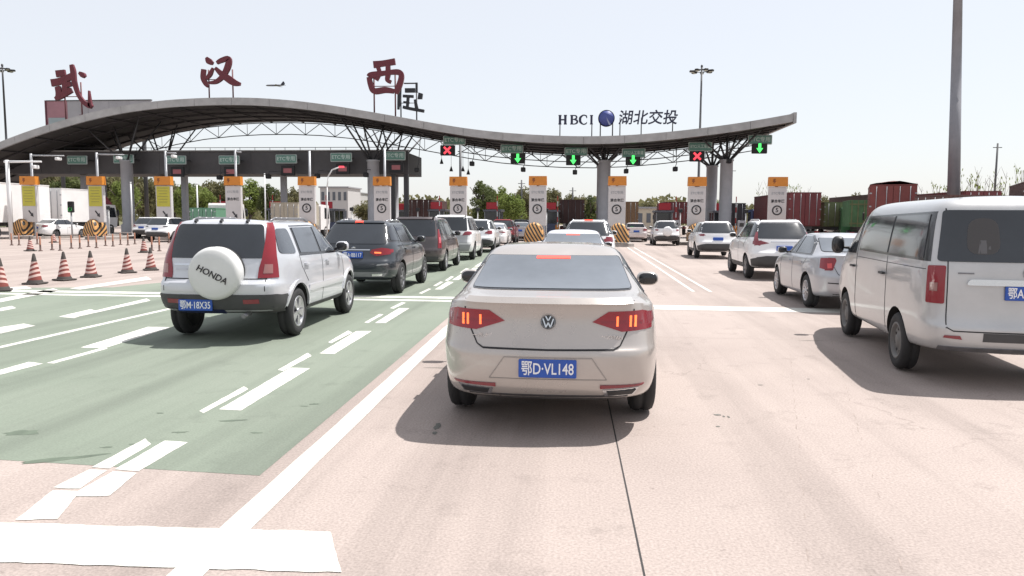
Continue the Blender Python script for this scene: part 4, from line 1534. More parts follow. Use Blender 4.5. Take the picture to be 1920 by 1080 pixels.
def board(px, py, Y, txt, sig, label, spx=None, hang=None):
    p = aty(px, py, Y)
    t = thing('lane_sign', label, 'sign', (p.x, Y, p.z), 0, 'overhead green lane signs')
    MB().box((0, 0, 0), (2.05, .16, .84), bev=.05).build('sign_rim', SRIM, t)
    MB().box((0, -.07, 0), (1.90, .08, .69), bev=.03).build('sign_face', SGREEN, t)
    tx = text('sign_characters', txt, .46 if len(txt) < 6 else .36, (0, -.118, 0), SWHITE, t, extrude=.004, bold=.006)
    wd = max(v.co.x for v in tx.data.vertices) - min(v.co.x for v in tx.data.vertices)
    tx.scale = (min(1.3, 1.70 / wd), 1, 1)
    zr = sm(p.x) - .6 - p.z
    if hang is None:
        for dx in (-.7, .7):
            MB().tube((dx, .06, .40), (dx, .06, max(.7, zr)), .035, .035, 6).build('hanger', STEEL, t)
    else:
        for dx in (-.7, .7):
            MB().box((dx, .95, 0), (.08, 1.80, .08)).build('bracket', STEEL, t)
    if sig:
        kind, sx, sy = sig
        q = aty(sx, sy, Y)
        ox, oz = q.x - p.x, q.z - p.z
        h = MB().box((ox, .02, oz), (1.30, .22, .92), bev=.04).build('signal_box', LEDB, t)
        MB().box((ox + .5, .05, oz + .55), (.08, .08, max(.1, -.2 - oz))).build('signal_bracket', STEEL, t)
        m = MB()
        if kind == 'down':
            m.prism([(ox + x, oz + z) for x, z in arrow_poly(.95)], 'y', -.125, -.10)
            mt_ = LEDG
        elif kind == 'x':
            for s_ in (1, -1):
                a_ = Vector((.30, .30 * s_))
                nn = Vector((-a_.y, a_.x)).normalized() * .09
                m.prism([(ox + v.x, oz + v.y) for v in (a_ + nn, a_ - nn, -a_ - nn, -a_ + nn)], 'y', -.125 - .004 * (s_ > 0), -.10)
            mt_ = LEDR
        else:
            m.box((ox, -.11, oz), (.80, .03, .42))
            mt_ = LEDRD
        m.build('signal_symbol', mt_, h)
    return t


for px, py, txt, sig, lab in [
    (852, 263, 'ETC专用', ('x', 839, 282), 'green lane sign with red cross lamp, first left of the central green arrows'),
    (960, 279, 'ETC专用', ('down', 971, 297), 'green lane sign with green arrow right of the red cross, over the green lane'),
    (1080, 284, 'ETC专用', ('down', 1075, 300), 'green lane sign with green arrow straight above the champagne saloon'),
    (1188, 287, 'ETC/人工车道', ('down', 1187, 300), 'green lane sign with green arrow just right of the central pillar'),
    (1313, 275, 'ETC/人工车道', ('x', 1307, 293), 'green lane sign with red cross lamp near the right-hand pillar pair'),
    (1425, 262, 'ETC专用', ('down', 1424, 278), 'green lane sign with green arrow at the canopy right end')]:
    board(px, py, 67.6, txt, sig, lab)
for i, (px, py) in enumerate([(145, 300), (232, 298), (330, 300), (430, 300), (537, 298), (640, 295), (740, 292)]):
    nth = ['leftmost', 'second', 'third', 'fourth', 'fifth', 'sixth', 'seventh'][i]
    board(px, py, 68.6, 'ETC专用', ('bar', px + 3, py + 22) if i > 1 else None, 'green lane sign on the dark gantry, ' + (nth if i == 0 else nth + ' from the left'), hang=1)

# lane cameras hanging under the canopy and gantry
for i, (px, py) in enumerate([(412, 333), (503, 331), (595, 330), (686, 328), (782, 319), (885, 307), (981, 318), (1078, 323), (1174, 321), (1266, 317), (1367, 302)]):
    p = aty(px, py, 67.0)
    nth = ['leftmost', 'second', 'third', 'fourth', 'fifth', 'sixth', 'seventh', 'eighth', 'ninth', 'tenth', 'rightmost'][i]
    t = thing('lane_camera', 'black box camera hanging below the canopy, ' + (nth if i in (0, 10) else nth + ' from the left'), 'camera', p, 0, 'black lane cameras under the canopy')
    MB().box((0, 0, 0), (.40, .55, .40), bev=.05).build('camera_housing', LEDB, t)
    MB().lathe([(.12, -.30), (.12, -.27), (.001, -.27)], 'y', 12).build('lens', BLKG, t)
    top = (GZ0 if px < 760 else sm(p.x) - .62 - 0.3) - p.z
    MB().path([(0, 0, .18), (.12, .1, .5), (.12, 1.0 if px > 760 else 3.2, max(.6, top + .1))], .03).build('bracket', STEEL, t)

# thin drop lamps right of the gantry
for i, (px, py) in enumerate([(828, 304), (846, 318), (868, 318), (878, 324)]):
    p = aty(px, py, 69.0)
    t = thing('drop_lamp', 'small black bell lamp hanging right of the dark gantry, ' + ['leftmost', 'second', 'third', 'rightmost'][i] + (' of four' if i in (0, 3) else ' from the left'), 'lamp', p, 0, 'bell lamps hanging beside the gantry')
    MB().lathe([(.02, .35), (.05, .25), (.17, -.12), (.17, -.16), (.001, -.16)], 'z', 12).build('lamp_shade', LEDB, t)
    MB().tube((0, 0, .3), (0, 0, sm(p.x) - p.z - .6), .018, .018, 5).build('cord', STEEL, t)

# ---- islands with noses, sign pylons and booths
def chev_mat():
    m = bpy.data.materials.new('orange and black chevrons')
    m.use_nodes = True
    n = m.node_tree
    L = n.links.new
    bs = n.nodes['Principled BSDF']
    bs.inputs['Roughness'].default_value = .55
    tc = n.nodes.new('ShaderNodeTexCoord')
    sp = n.nodes.new('ShaderNodeSeparateXYZ')
    L(tc.outputs['Object'], sp.inputs[0])

    def mth(op, a, b_=None):
        x = n.nodes.new('ShaderNodeMath')
        x.operation = op
        for i, v in enumerate((a, b_)):
            if v is None:
                continue
            if isinstance(v, (int, float)):
                x.inputs[i].default_value = v
            else:
                L(v, x.inputs[i])
        return x.outputs[0]
    s_ = mth('ADD', mth('ADD', mth('MULTIPLY', sp.outputs['X'], .95), sp.outputs['Z']), mth('MULTIPLY', sp.outputs['Y'], -.35))
    fr = mth('FRACT', mth('MULTIPLY', s_, 3.0))
    st = mth('GREATER_THAN', fr, .5)
    nz = n.nodes.new('ShaderNodeTexNoise')
    nz.inputs['Scale'].default_value = 5
    mx = n.nodes.new('ShaderNodeMix')
    mx.data_type = 'RGBA'
    L(st, mx.inputs[0])
    mx.inputs[6].default_value = (.55, .29, .10, 1)
    mx.inputs[7].default_value = (.025, .022, .02, 1)
    L(mx.outputs[2], bs.inputs['Base Color'])
    return m


CHEV = chev_mat()
blk = []
for k in range(17):
    t = k / 16
    a = math.pi * t
    blk.append((math.cos(a) * .98, .10 + 1.28 * math.sin(a) ** .62))
cb_ = MB()
vs, fs = [], []
lay = [(0, .80), (.12, .93), (.45, 1.0), (2.6, 1.0), (2.75, .94)]
for y, sc in lay:
    for (x, z) in blk:
        vs.append((x * sc, y + .35 * (z / 1.3) ** 2 * (1 if y < 1 else 0), .05 + (z - .05) * sc))
m_ = len(blk)
for l in range(len(lay) - 1):
    for i in range(m_ - 1):
        fs.append((l * m_ + i, l * m_ + i + 1, (l + 1) * m_ + i + 1, (l + 1) * m_ + i))
fs += [tuple(range(m_)), tuple(range((len(lay) - 1) * m_, len(lay) * m_))]
cb_.add(vs, fs, 0, False)
CHEVME = cb_.mesh('crash_block', CHEV)
ordn = ['leftmost', 'second', 'third', 'fourth', 'fifth', 'sixth', 'seventh', 'eighth', 'ninth', 'tenth', 'rightmost']


def nthl(i):
    return ordn[i] if i in (0, 10) else ordn[i] + ' from the left'


islme = None
for i, X in enumerate(IX):
    nose = 51.0 if i < 5 else (46.8 if i in (7, 8) else 50.5)
    isl = MB()
    w = .98
    pts = [(X - w, nose + 1.0), (X - w * .6, nose + .3), (X, nose), (X + w * .6, nose + .3), (X + w, nose + 1.0), (X + w, 92), (X - w, 92)]
    isl.prism(pts, 'z', 0.0, .18)
    o = isl.build('toll_island', CONC2)
    tag(o, 'raised concrete toll island, ' + nthl(i), 'kerb', 'concrete toll islands')
    if i in (2, 3, 5, 6):
        o = None
    else:
        o = inst('crash_block', CHEVME, None, (X - (.55 if i == 0 else .2 if i == 1 else 0), nose + .12, .17), (0, 0, 0), (.52 if i < 5 else .64, .55, .95))
    if o is not None:
        tag(o, 'orange and black striped crash block on the toll island, ' + nthl(i), 'barrier', 'striped crash blocks')
    # pylon
    Y = 52.0 if i not in (7, 8) else 51.2
    t = thing('sign_pylon', ('tall lane sign with orange head and yellow notice, ' if i < 3 else 'tall white lane sign with orange head, ') + nthl(i), 'sign', (X, Y, .17), 0, 'orange-headed lane signs')
    MB().box((0, .28, 2.0), (.18, .14, 4.0)).build('post', GALV, t)
    MB().box((0, 0, 2.42), (1.16, .30, 2.70), bev=.03).build('sign_body', PANW, t)
    hd = MB()
    hd.prism([(-.62, 3.80), (.62, 3.80), (.60, 4.42), (-.60, 4.42)], 'y', -.24, .20)
    hd = hd.build('sign_head', ORG, t)
    bolt = MB()
    bolt.prism([(-.34, 4.28), (-.18, 4.28), (-.24, 4.15), (-.16, 4.15), (-.34, 3.92), (-.28, 4.08), (-.37, 4.08)], 'y', -.262, -.236)
    bolt.build('head_symbol', mat('brown sign ink', (.22, .07, .02), .6), hd)
    if i < 3:
        MB().box((0, -.155, 2.98), (1.0, .03, 1.45)).build('notice', PANY, t)
        for r in range(6):
            MB().box((-.02, -.174, 3.58 - r * .2), (.80 - .1 * (r % 3), .006, .045)).build('notice_line', mat('olive notice ink', (.26, .23, .06), .6), t)
    else:
        text('sign_characters', 'ETC专用', .22, (0, -.156, 3.32), INKG, t, extrude=.004, bold=.002)
        text('sign_characters', '混合车道', .225, (0, -.156, 2.80), INK, t, extrude=.004, bold=.007)
    if i < 4:
        ar = MB()
        strok(ar, [(-.16, .22), (.12, -.14)], .10, -.172, -.15)
        ar.prism([(-.05, -.14), (.16, .06), (.19, -.24)], 'y', -.173, -.15)
        o = ar.build('arrow', INK, t)
        o.location = (.1, 0, 1.70)
    else:
        rg = MB().lathe([(.33, -.175), (.33, -.15), (.245, -.15), (.245, -.175), (.33, -.175)], 'y', 28)
        o = rg.build('speed_ring', INK, t)
        o.location = (-.02, 0, 2.20)
        text('speed_figure', '5', .40, (-.02, -.16, 2.20), INK, t, extrude=.004, bold=.008)
    # booth behind
    bt = thing('toll_booth', 'blue-grey toll booth with red header on the island, ' + nthl(i), 'booth', (X, 71.8 if i not in (0, 4, 8) else 80.5, .17), 0, 'toll booths on the islands')
    MB().box((0, 1.4, .55), (1.5, 2.8, 1.1), bev=.03).build('booth_base', mat('booth blue-grey', (.085, .10, .17), .5, noise=.15), bt)
    MB().box((0, 1.4, 1.65), (1.42, 2.7, 1.1)).build('booth_glass', GLASS, bt)
    for dx in (-.72, .72):
        for dy in (.03, 1.4, 2.77):
            MB().box((dx, dy, 1.65), (.08, .08, 1.1)).build('booth_frame', GALV, bt)
    MB().box((0, 1.4, 2.30), (1.75, 3.2, .22), bev=.04).build('booth_roof', mat('booth roof grey', (.16, .165, .19), .5), bt)
    MB().box((0, -.08, 2.76), (1.10, .20, .66), bev=.03).build('booth_header', mat('red header', (.36, .022, .035), .45, emit=(1, .03, .05), es=.05), bt)
    # barrier arm
    ba = thing('lane_barrier', 'striped barrier arm raised beside the booth, ' + nthl(i), 'barrier', (X + .75, 69.5, .17), 0, 'raised lane barriers')
    MB().box((0, 0, .5), (.34, .34, 1.0), bev=.03).build('barrier_box', ORG, ba)
    for q in range(6):
        MB().box((.02, -.2, 1.0 + q * .48), (.08, .05, .47)).build('arm_section', WPOLE if q % 2 == 0 else mat('barrier red', (.45, .03, .03), .5), ba)
    # clutter boxes (readers, cabinets) behind each pylon
    cbx = thing('lane_cabinet', 'grey card reader cabinet behind the lane sign, ' + nthl(i), 'cabinet', (X - .25, 61 + (i % 3), .17), 0, 'lane equipment cabinets')
    MB().box((0, 0, .75), (.5, .45, 1.5), bev=.03).build('cabinet_body', mat('cabinet grey', (.32, .32, .34), .5), cbx)
    MB().box((0, -.235, 1.15), (.34, .02, .3)).build('cabinet_screen', BLKG, cbx)
    MB().tube((.35, 0, 0), (.35, 0, 2.2), .04, .04, 8).build('reader_post', WPOLE, cbx)
    MB().box((.35, -.08, 2.25), (.3, .2, .3), bev=.03).build('reader_head', LEDB, cbx)

# lane-camera masts beside the pylons
for i in range(7):
    X = IX[i]
    p = aty([55, 178, 307, 438, 577, 718, 860][i], [288, 286, 283, 281, 283, 280, 272][i], 52.6)
    t = thing('camera_mast', 'slim grey camera mast rising behind the orange-headed sign, ' + nthl(i), 'pole', (p.x + .12, 52.6, .17), 0, 'grey masts behind the lane signs')
    m_ = GALV if i < 6 else STEEL
    MB().tube((0, 0, 0), (0, 0, p.z - .17), .10, .085, 10).build('mast', m_, t)
    if i < 4:
        L_ = [2.7, 2.2, .9, .5][i]
        z = p.z - .30
        MB().tube((0, 0, z), (L_, -.1, z - .05), .055, .04, 8).build('mast_arm', m_, t)
        if i < 3:
            MB().box((L_ * .85, -.2, z - .28), (.22, .5, .2), bev=.03).build('camera_head', WPOLE, t)
for X in (IX[3] + 2.05, IX[1] + 2.4, IX[2] + 2.4):
    pass
p = aty(13, 300, 50.0)
t = thing('camera_mast', 'white T-shaped mast at the far left edge', 'pole', (p.x, 50.0, 0))
MB().tube((0, 0, 0), (0, 0, p.z), .14, .12, 10).build('mast', WPOLE, t)
MB().tube((-.2, 0, p.z - .12), (2.6, 0, p.z - .12), .09, .06, 8).build('mast_arm', WPOLE, t)
MB().box((2.2, -.1, p.z - .5), (.25, .5, .25), bev=.03).build('camera_head', WPOLE, t)
# bent white lamp post in front of the gantry
p = aty(612, 350, 58.0)
t = thing('lamp_post', 'thin white bent lamp post with small red light before the gantry', 'lamp', (p.x, 58.0, 0))
zt = aty(640, 313, 58).z
MB().path([(0, 0, 0), (.05, 0, zt - 1.6), (.18, 0, zt - .7), (.5, 0, zt - .22), (1.15, 0, zt)], .055, 8).build('post', WPOLE, t)
MB().box((1.25, 0, zt), (.4, .2, .14), bev=.03).build('lamp_head', LEDR, t)
# plain white gate poles
for i, (px, pt, Y) in enumerate([(245, 343, 60), (369, 345, 60), (496, 327, 62), (610, 345, 60)]):
    if i == 3:
        continue
    p = aty(px, pt, Y)
    o = MB().tube((0, 0, 0), (0, 0, p.z), .07, .06, 8).tube((0, 0, p.z), (0, 0, p.z + .08), .09, .05, 8).tube((0, 0, 0), (0, 0, .10), .14, .14, 8).build('gate_pole', WPOLE, None, (p.x, Y, 0))
    tag(o, 'thin white gate pole between the left toll islands, ' + ['leftmost', 'middle one', 'rightmost'][i], 'pole', 'white gate poles')

# ---- red station characters and blue operator sign on the roof
def stroke_mesh(strokes, depth=.22, samples=6):
    b = MB()
    zoff = 0
    for st in strokes:
        # st: list of (x, z, width); smooth ribbon
        n = len(st)
        pts = []
        for i in range(n - 1):
            for k in range(samples):
                t = k / samples
                p0, p1, p2, p3 = st[max(i - 1, 0)], st[i], st[i + 1], st[min(i + 2, n - 1)]
                pts.append(tuple(.5 * ((2 * p1[j]) + (-p0[j] + p2[j]) * t + (2 * p0[j] - 5 * p1[j] + 4 * p2[j] - p3[j]) * t * t + (-p0[j] + 3 * p1[j] - 3 * p2[j] + p3[j]) * t ** 3) for j in range(3)))
        pts.append(st[-1])
        L_, R_ = [], []
        for i, p in enumerate(pts):
            a, c2 = pts[max(i - 1, 0)], pts[min(i + 1, len(pts) - 1)]
            tx, ty = c2[0] - a[0], c2[1] - a[1]
            l = math.hypot(tx, ty) or 1
            nx, ny = -ty / l * p[2] / 2, tx / l * p[2] / 2
            L_.append((p[0] + nx, p[1] + ny))
            R_.append((p[0] - nx, p[1] - ny))
        vs, fs = [], []
        m = len(pts)
        for y in (-depth / 2 - zoff, depth / 2 + zoff):
            vs += [(x, y, z) for x, z in L_] + [(x, y, z) for x, z in R_]
        for i in range(m - 1):
            fs.append((i, i + 1, m + i + 1, m + i))
            fs.append((2 * m + i, 3 * m + i, 3 * m + i + 1, 2 * m + i + 1))
            fs.append((i, 2 * m + i, 2 * m + i + 1, i + 1))
            fs.append((m + i, m + i + 1, 3 * m + i + 1, 3 * m + i))
        fs += [(0, m, 3 * m, 2 * m), (m - 1, 3 * m - 1, 4 * m - 1, 2 * m - 1)]
        b.add(vs, fs)
        zoff += .006
    return b


def roof_char(name, label, strokes, x0, y0, x1, y1, posts, m=REDS, Y=65.2, cat='sign letter', pm=None):
    """strokes in unit box (0..1, 0..1 up) mapped on the photo box"""
    a, c2 = aty(x0, y1, Y), aty(x1, y0, Y)
    w, h = c2.x - a.x, c2.z - a.z
    base = sm((a.x + c2.x) / 2)
    t = thing(name, label, cat, ((a.x + c2.x) / 2, Y, base), 0, 'characters standing on the canopy roof')
    S_ = [[((p[0] - .5) * w, a.z - base + p[1] * h, p[2] * w * 1.22) for p in st] for st in strokes]
    stroke_mesh(S_).build('character', m, t)
    for u in posts:
        X = (u - .5) * w
        zr = sm(t.location.x + X) - base
        MB().tube((X, .2, zr - .1), (X, .2, a.z - base + .62 * h), .07, .07, 6).build('support_post', pm or mat('rusty post', (.14, .045, .05), .6), t)
    MB().tube(((posts[0] - .5) * w, .2, a.z - base + .3 * h), ((posts[-1] - .5) * w, .2, a.z - base + .3 * h), .04, .04, 6).build('support_bar', pm or MATS['rusty post'], t)
    return t


wu = [[(.15, .80, .13), (.38, .83, .11)], [(.02, .60, .14), (.25, .64, .13), (.58, .76, .12)], [(.55, 1.0, .07), (.58, .85, .10), (.60, .62, .09), (.68, .35, .075), (.82, .16, .08), (.97, .08, .10), (.97, .14, .07), (.96, .42, .02)],
      [(.10, .24, .06), (.22, .30, .11), (.52, .44, .10)], [(.17, .52, .10), (.20, .38, .12), (.16, .26, .08)], [(.37, .64, .11), (.36, .36, .11)], [(.37, .54, .09), (.52, .58, .09)], [(.74, .82, .05), (.82, .77, .10), (.86, .72, .06)]]
roof_char('roof_character', 'dark red calligraphy character 武, leftmost on the canopy roof', wu, 98, 121, 168, 206, (.30, .72))
han = [[(.14, 1.0, .05), (.20, .88, .12), (.30, .80, .06)], [(.06, .62, .09), (.04, .35, .10), (.10, .16, .09), (.16, .06, .06)], [(.12, .30, .05), (.22, .46, .08), (.30, .66, .04)],
       [(.40, .82, .06), (.52, .90, .09), (.70, .95, .10), (.68, .72, .12), (.56, .42, .10), (.38, .22, .08), (.20, .18, .05)], [(.36, .66, .06), (.48, .50, .10), (.66, .32, .14), (.82, .18, .13), (.98, .13, .06)]]
roof_char('roof_character', 'dark red calligraphy character 汉 on top of the canopy crest', han, 379, 107, 451, 166, (.15, .76))
xi = [[(.18, .90, .15), (.45, .93, .13), (.78, .98, .14)], [(.30, .84, .09), (.34, .66, .09), (.24, .46, .10)], [(.58, .88, .10), (.58, .62, .11), (.56, .46, .09), (.66, .40, .08)],
      [(.05, .55, .10), (.12, .60, .14), (.50, .66, .10), (.86, .68, .12), (.95, .56, .12), (.88, .28, .13), (.78, .08, .12)], [(.05, .55, .10), (.10, .32, .12), (.20, .15, .13), (.50, .18, .13), (.74, .14, .10)]]
roof_char('roof_character', 'dark red calligraphy character 西, rightmost of the three red ones', xi, 689, 114, 756, 181, (.17, .76))
bk = [[(.08, 1.0, .12), (.06, .5, .11), (.02, .08, .06)], [(.24, .93, .03), (.72, .93, .03)], [(.72, .95, .06), (.72, .62, .06)], [(.28, .70, .13), (.66, .70, .13)], [(.20, .52, .08), (.60, .50, .08)], [(.40, .52, .08), (.36, .12, .08)], [(.22, .32, .06), (.44, .30, .06)], [(.78, .52, .20), (.94, .50, .16)], [(.66, .40, .07), (.72, .10, .10)], [(.20, .16, .09), (.50, .10, .09), (1.0, .02, .09)]]
t = roof_char('roof_character', 'black reversed character seen from behind, right of the red 西', bk, 746, 152, 795, 210, (.10, .70), INK, 75.0, pm=STEEL)

NAVY = mat('navy sign letters', (.018, .02, .055), .45)
def roof_text(label, txt, cx, cy, hpx, wpx, posts, shear=0.0, bold=.02):
    p = aty(cx, cy, 65.0)
    base = sm(p.x)
    t = thing('roof_sign', label, 'sign letter', (p.x, 65.0, base), 0, 'operator sign on the canopy roof')
    x = text('sign_lettering', txt, 1.0, (0, 0, p.z - base), NAVY, t, extrude=.09, bold=bold, shear=shear)
    vs = x.data.vertices
    wd = max(v.co.x for v in vs) - min(v.co.x for v in vs)
    ht = max(v.co.y for v in vs) - min(v.co.y for v in vs)
    mid = (max(v.co.x for v in vs) + min(v.co.x for v in vs)) / 2
    sc = 65.3 / FPX
    x.scale = (wpx * sc / wd, hpx * sc / ht, 1)
    x.location.x = -mid * x.scale.x
    for q in posts:
        X = aty(q, cy, 65.0).x - p.x
        MB().tube((X, .2, sm(p.x + X) - base - .1), (X, .2, p.z - base + .1), .045, .045, 6).build('support_post', STEEL, t)
    return t


# serif capitals drawn stroke by stroke
def serif(px, ch):
    S_ = {'H': [[(.18, 1, .2), (.18, 0, .2)], [(.82, 1, .2), (.82, 0, .2)], [(.18, .5, .10), (.82, .5, .10)], [(0, .97, .08), (.36, .97, .08)], [(.64, .97, .08), (1, .97, .08)], [(0, .03, .08), (.36, .03, .08)], [(.64, .03, .08), (1, .03, .08)]],
          'B': [[(.22, 1, .22), (.22, 0, .22)], [(0, .97, .08), (.6, .97, .08), (.85, .85, .15), (.82, .65, .15), (.5, .54, .08), (.25, .54, .08)], [(.5, .54, .08), (.9, .42, .16), (.95, .2, .18), (.65, .03, .09), (0, .03, .08)]],
          'C': [[(.95, .75, .10), (.85, .93, .10), (.5, 1, .10), (.15, .75, .2), (.10, .5, .22), (.15, .25, .2), (.5, 0, .10), (.85, .06, .10), (.97, .22, .06)], [(.93, .98, .06), (.95, .68, .08)]],
          'I': [[(.5, 1, .5), (.5, 0, .5)], [(0, .97, .18), (1, .97, .18)], [(0, .03, .18), (1, .03, .18)]]}[ch]
    return S_


p = aty(1079, 224, 65.0)
base = sm(p.x)
t = thing('roof_sign', 'navy serif capital letters on thin posts left of the globe emblem on the roof', 'sign letter', (p.x, 65.0, base), 0, 'operator sign on the canopy roof')
for ch, xa, xb in (('H', 1047, 1063), ('B', 1069, 1083), ('C', 1086, 1101), ('I', 1106, 1112)):
    a, c2 = aty(xa, 233, 65), aty(xb, 216, 65)
    S_ = [[(a.x - p.x + u[0] * (c2.x - a.x), a.z - base + u[1] * (c2.z - a.z), u[2] * (c2.x - a.x) * 1.45) for u in st] for st in serif(0, ch)]
    stroke_mesh(S_, .16, 4).build('letter', NAVY, t)
for q in (1050, 1110):
    X = aty(q, 224, 65).x - p.x
    MB().tube((X, .15, sm(p.x + X) - base - .1), (X, .15, p.z - base + .1), .045, .045, 6).build('support_post', STEEL, t)
p = aty(1137, 222, 65.0)
base = sm(p.x)
t = thing('roof_emblem', 'round blue globe emblem between the navy letters on the roof', 'emblem', (p.x, 65.0, base), 0, 'operator sign on the canopy roof')
r_ = 15 * 65.3 / FPX
MB().lathe([(r_, -.1), (r_, .1), (.001, .1)], 'y', 36).build('rim', mat('deep blue rim', (.02, .025, .10), .4), t).location = (0, 0, p.z - base)
disc = MB().lathe([(r_ * .9, -.13), (r_ * .9, -.09)], 'y', 36)
disc.lathe([(r_ * .9, -.13), (.001, -.13)], 'y', 36)
disc.build('disc', mat('emblem blue', (.055, .075, .26), .45), t).location = (0, 0, p.z - base)
MB().prism([(0, .12), (.10, -.1), (.40, -.52), (.22, -.58), (.06, -.2)], 'y', -.15, -.125).build('light_sweep', mat('emblem pale sweep', (.25, .28, .42), .4), t).location = (0, 0, p.z - base)
for q in (1126, 1149):
    X = aty(q, 222, 65).x - p.x
    MB().tube((X, .15, sm(p.x + X) - base - .1), (X, .15, p.z - base), .05, .05, 6).build('support_post', STEEL, t)
roof_text('row of four navy brush-style characters right of the globe emblem on the roof', '湖北交投', 1215, 222, 26, 106, (1163, 1203, 1262), shear=.12, bold=.012)
# ------------------------------------------------------------------ cones and lane posts
CONER = mat('faded cone maroon', (.20, .045, .035), .6, noise=.2, nscale=8)
CONEW = mat('cone reflective band', (.58, .42, .38), .5, noise=.12, nscale=8)
CONEB = mat('dark cone base', (.045, .038, .034), .8, noise=.2)


def cone_meshes():
    def rad(z):
        return lerp(.165, .028, (z - .04) / .68)
    base = MB().box((0, 0, .02), (.42, .42, .04), bev=.012).mesh('cone_base', CONEB)
    low = MB().lathe([(.185, .04), (.17, .075), (rad(.10), .10)], 'z', 20).mesh('cone_skirt', CONEB)
    top = MB().lathe([(rad(.54), .54), (rad(.72), .72), (.012, .735), (.001, .735)], 'z', 20).mesh('cone_tip', CONEB)
    # slanting bands, each a strip of the cone wall
    bands = []
    for k in range(8):
        b = MB()
        n = 24
        vs = []
        z0, z1 = .10 + k * .055, .10 + (k + 1) * .055
        for i in range(n):
            t = 2 * math.pi * i / n
            sl = .040 * math.sin(t)
            for z in (z0 + (sl if k > 0 else 0), z1 + (sl if k < 7 else 0)):
                r = rad(z)
                vs.append((math.cos(t) * r, math.sin(t) * r, z))
        fs = [(2 * i, 2 * ((i + 1) % n), 2 * ((i + 1) % n) + 1, 2 * i + 1) for i in range(n)]
        b.add(vs, fs, 0, True)
        bands.append(b.mesh('cone_band', CONER if k % 2 == 0 else CONEW))
    return base, low, top, bands


CM = cone_meshes()
cone_px = [(2, 546), (66, 533), (121, 526), (171, 520), (239, 512), (283, 507), (57, 471), (270, 474), (101, 455)]
cone_lab = ['traffic cone cut by the left edge of the picture', 'striped traffic cone, second from the left in the front row', 'striped traffic cone, third from the left in the front row', 'striped traffic cone, fourth from the left in the front row', 'striped traffic cone, fifth in the front row', 'striped traffic cone nearest the silver off-roader', 'traffic cone at the left end of the lane posts', 'traffic cone in the back row near the white SUV', 'small traffic cone behind the lane posts by the white saloon']
rc = random.Random(5)
for (px, py), lab in zip(cone_px, cone_lab):
    p = gnd(px, py)
    t = thing('traffic_cone', lab, 'cone', (p.x, p.y, .008), rc.uniform(0, 6), 'striped traffic cones')
    t.scale = (1, 1, rc.uniform(.97, 1.04))
    inst('cone_base', CM[0], t)
    inst('cone_skirt', CM[1], t)
    inst('cone_tip', CM[2], t)
    for m in CM[3]:
        inst('cone_band', m, t)
POSTO = mat('faded orange post', (.36, .17, .11), .6, noise=.15)
pm1 = MB().lathe([(.10, 0), (.10, .03), (.042, .05), (.040, .30)], 'z', 12).mesh('post_foot', mat('post foot brown', (.09, .05, .04), .7))
pm2 = MB().lathe([(.040, .30), (.040, .68), (.03, .70), (.001, .70)], 'z', 12).mesh('post_top', POSTO)
posts = [(22, 460), (36, 460), (70, 458), (76, 471), (98, 469), (113, 470), (134, 466), (150, 466), (166, 463), (181, 465), (198, 461), (212, 462), (226, 459), (240, 460), (253, 458), (285, 470), (299, 471), (317, 456)]
for i, (px, py) in enumerate(posts):
    p = gnd(px, py)
    w_ = ['first', 'second', 'third', 'fourth', 'fifth', 'sixth', 'seventh', 'eighth', 'ninth', 'tenth', 'eleventh', 'twelfth', 'thirteenth', 'fourteenth', 'fifteenth', 'sixteenth', 'seventeenth', 'last'][i]
    t = thing('lane_post', 'slim orange plastic lane post, ' + w_ + ' from the left', 'bollard', (p.x, p.y, .004), 0, 'orange plastic lane posts')
    inst('post_foot', pm1, t)
    inst('post_top', pm2, t)

# small green signal by the left islands
p = aty(133, 388, 54.0)
t = thing('traffic_light', 'small green traffic light beside the white box lorries', 'traffic light', (p.x, 54.0, 0))
MB().tube((0, 0, 0), (0, 0, p.z - .4), .06, .06, 8).build('post', GALV, t)
MB().box((0, 0, p.z), (.42, .25, .85), bev=.04).build('signal_box', LEDB, t)
MB().lathe([(.14, -.14), (.14, -.12), (.001, -.12)], 'y', 14).build('lamp', LEDG, t).location = (0, 0, p.z - .18)
MB().lathe([(.14, -.14), (.14, -.12), (.001, -.12)], 'y', 14).build('lamp', mat('unlit lamp', (.05, .02, .02), .3), t).location = (0, 0, p.z + .2)
# ------------------------------------------------------------------ lorries
def lorry_wheels(t, ys, W, r=.5):
    ty, rm = wheel_meshes(r, .30, 'steel', MATS['dusty steel wheel'])
    for y in ys:
        for sx in (1, -1):
            o = inst('wheel', ty, t, (sx * (W / 2 - .17), y, r), (0, 0, 0 if sx > 0 else math.pi))
            inst('rim', rm, o)


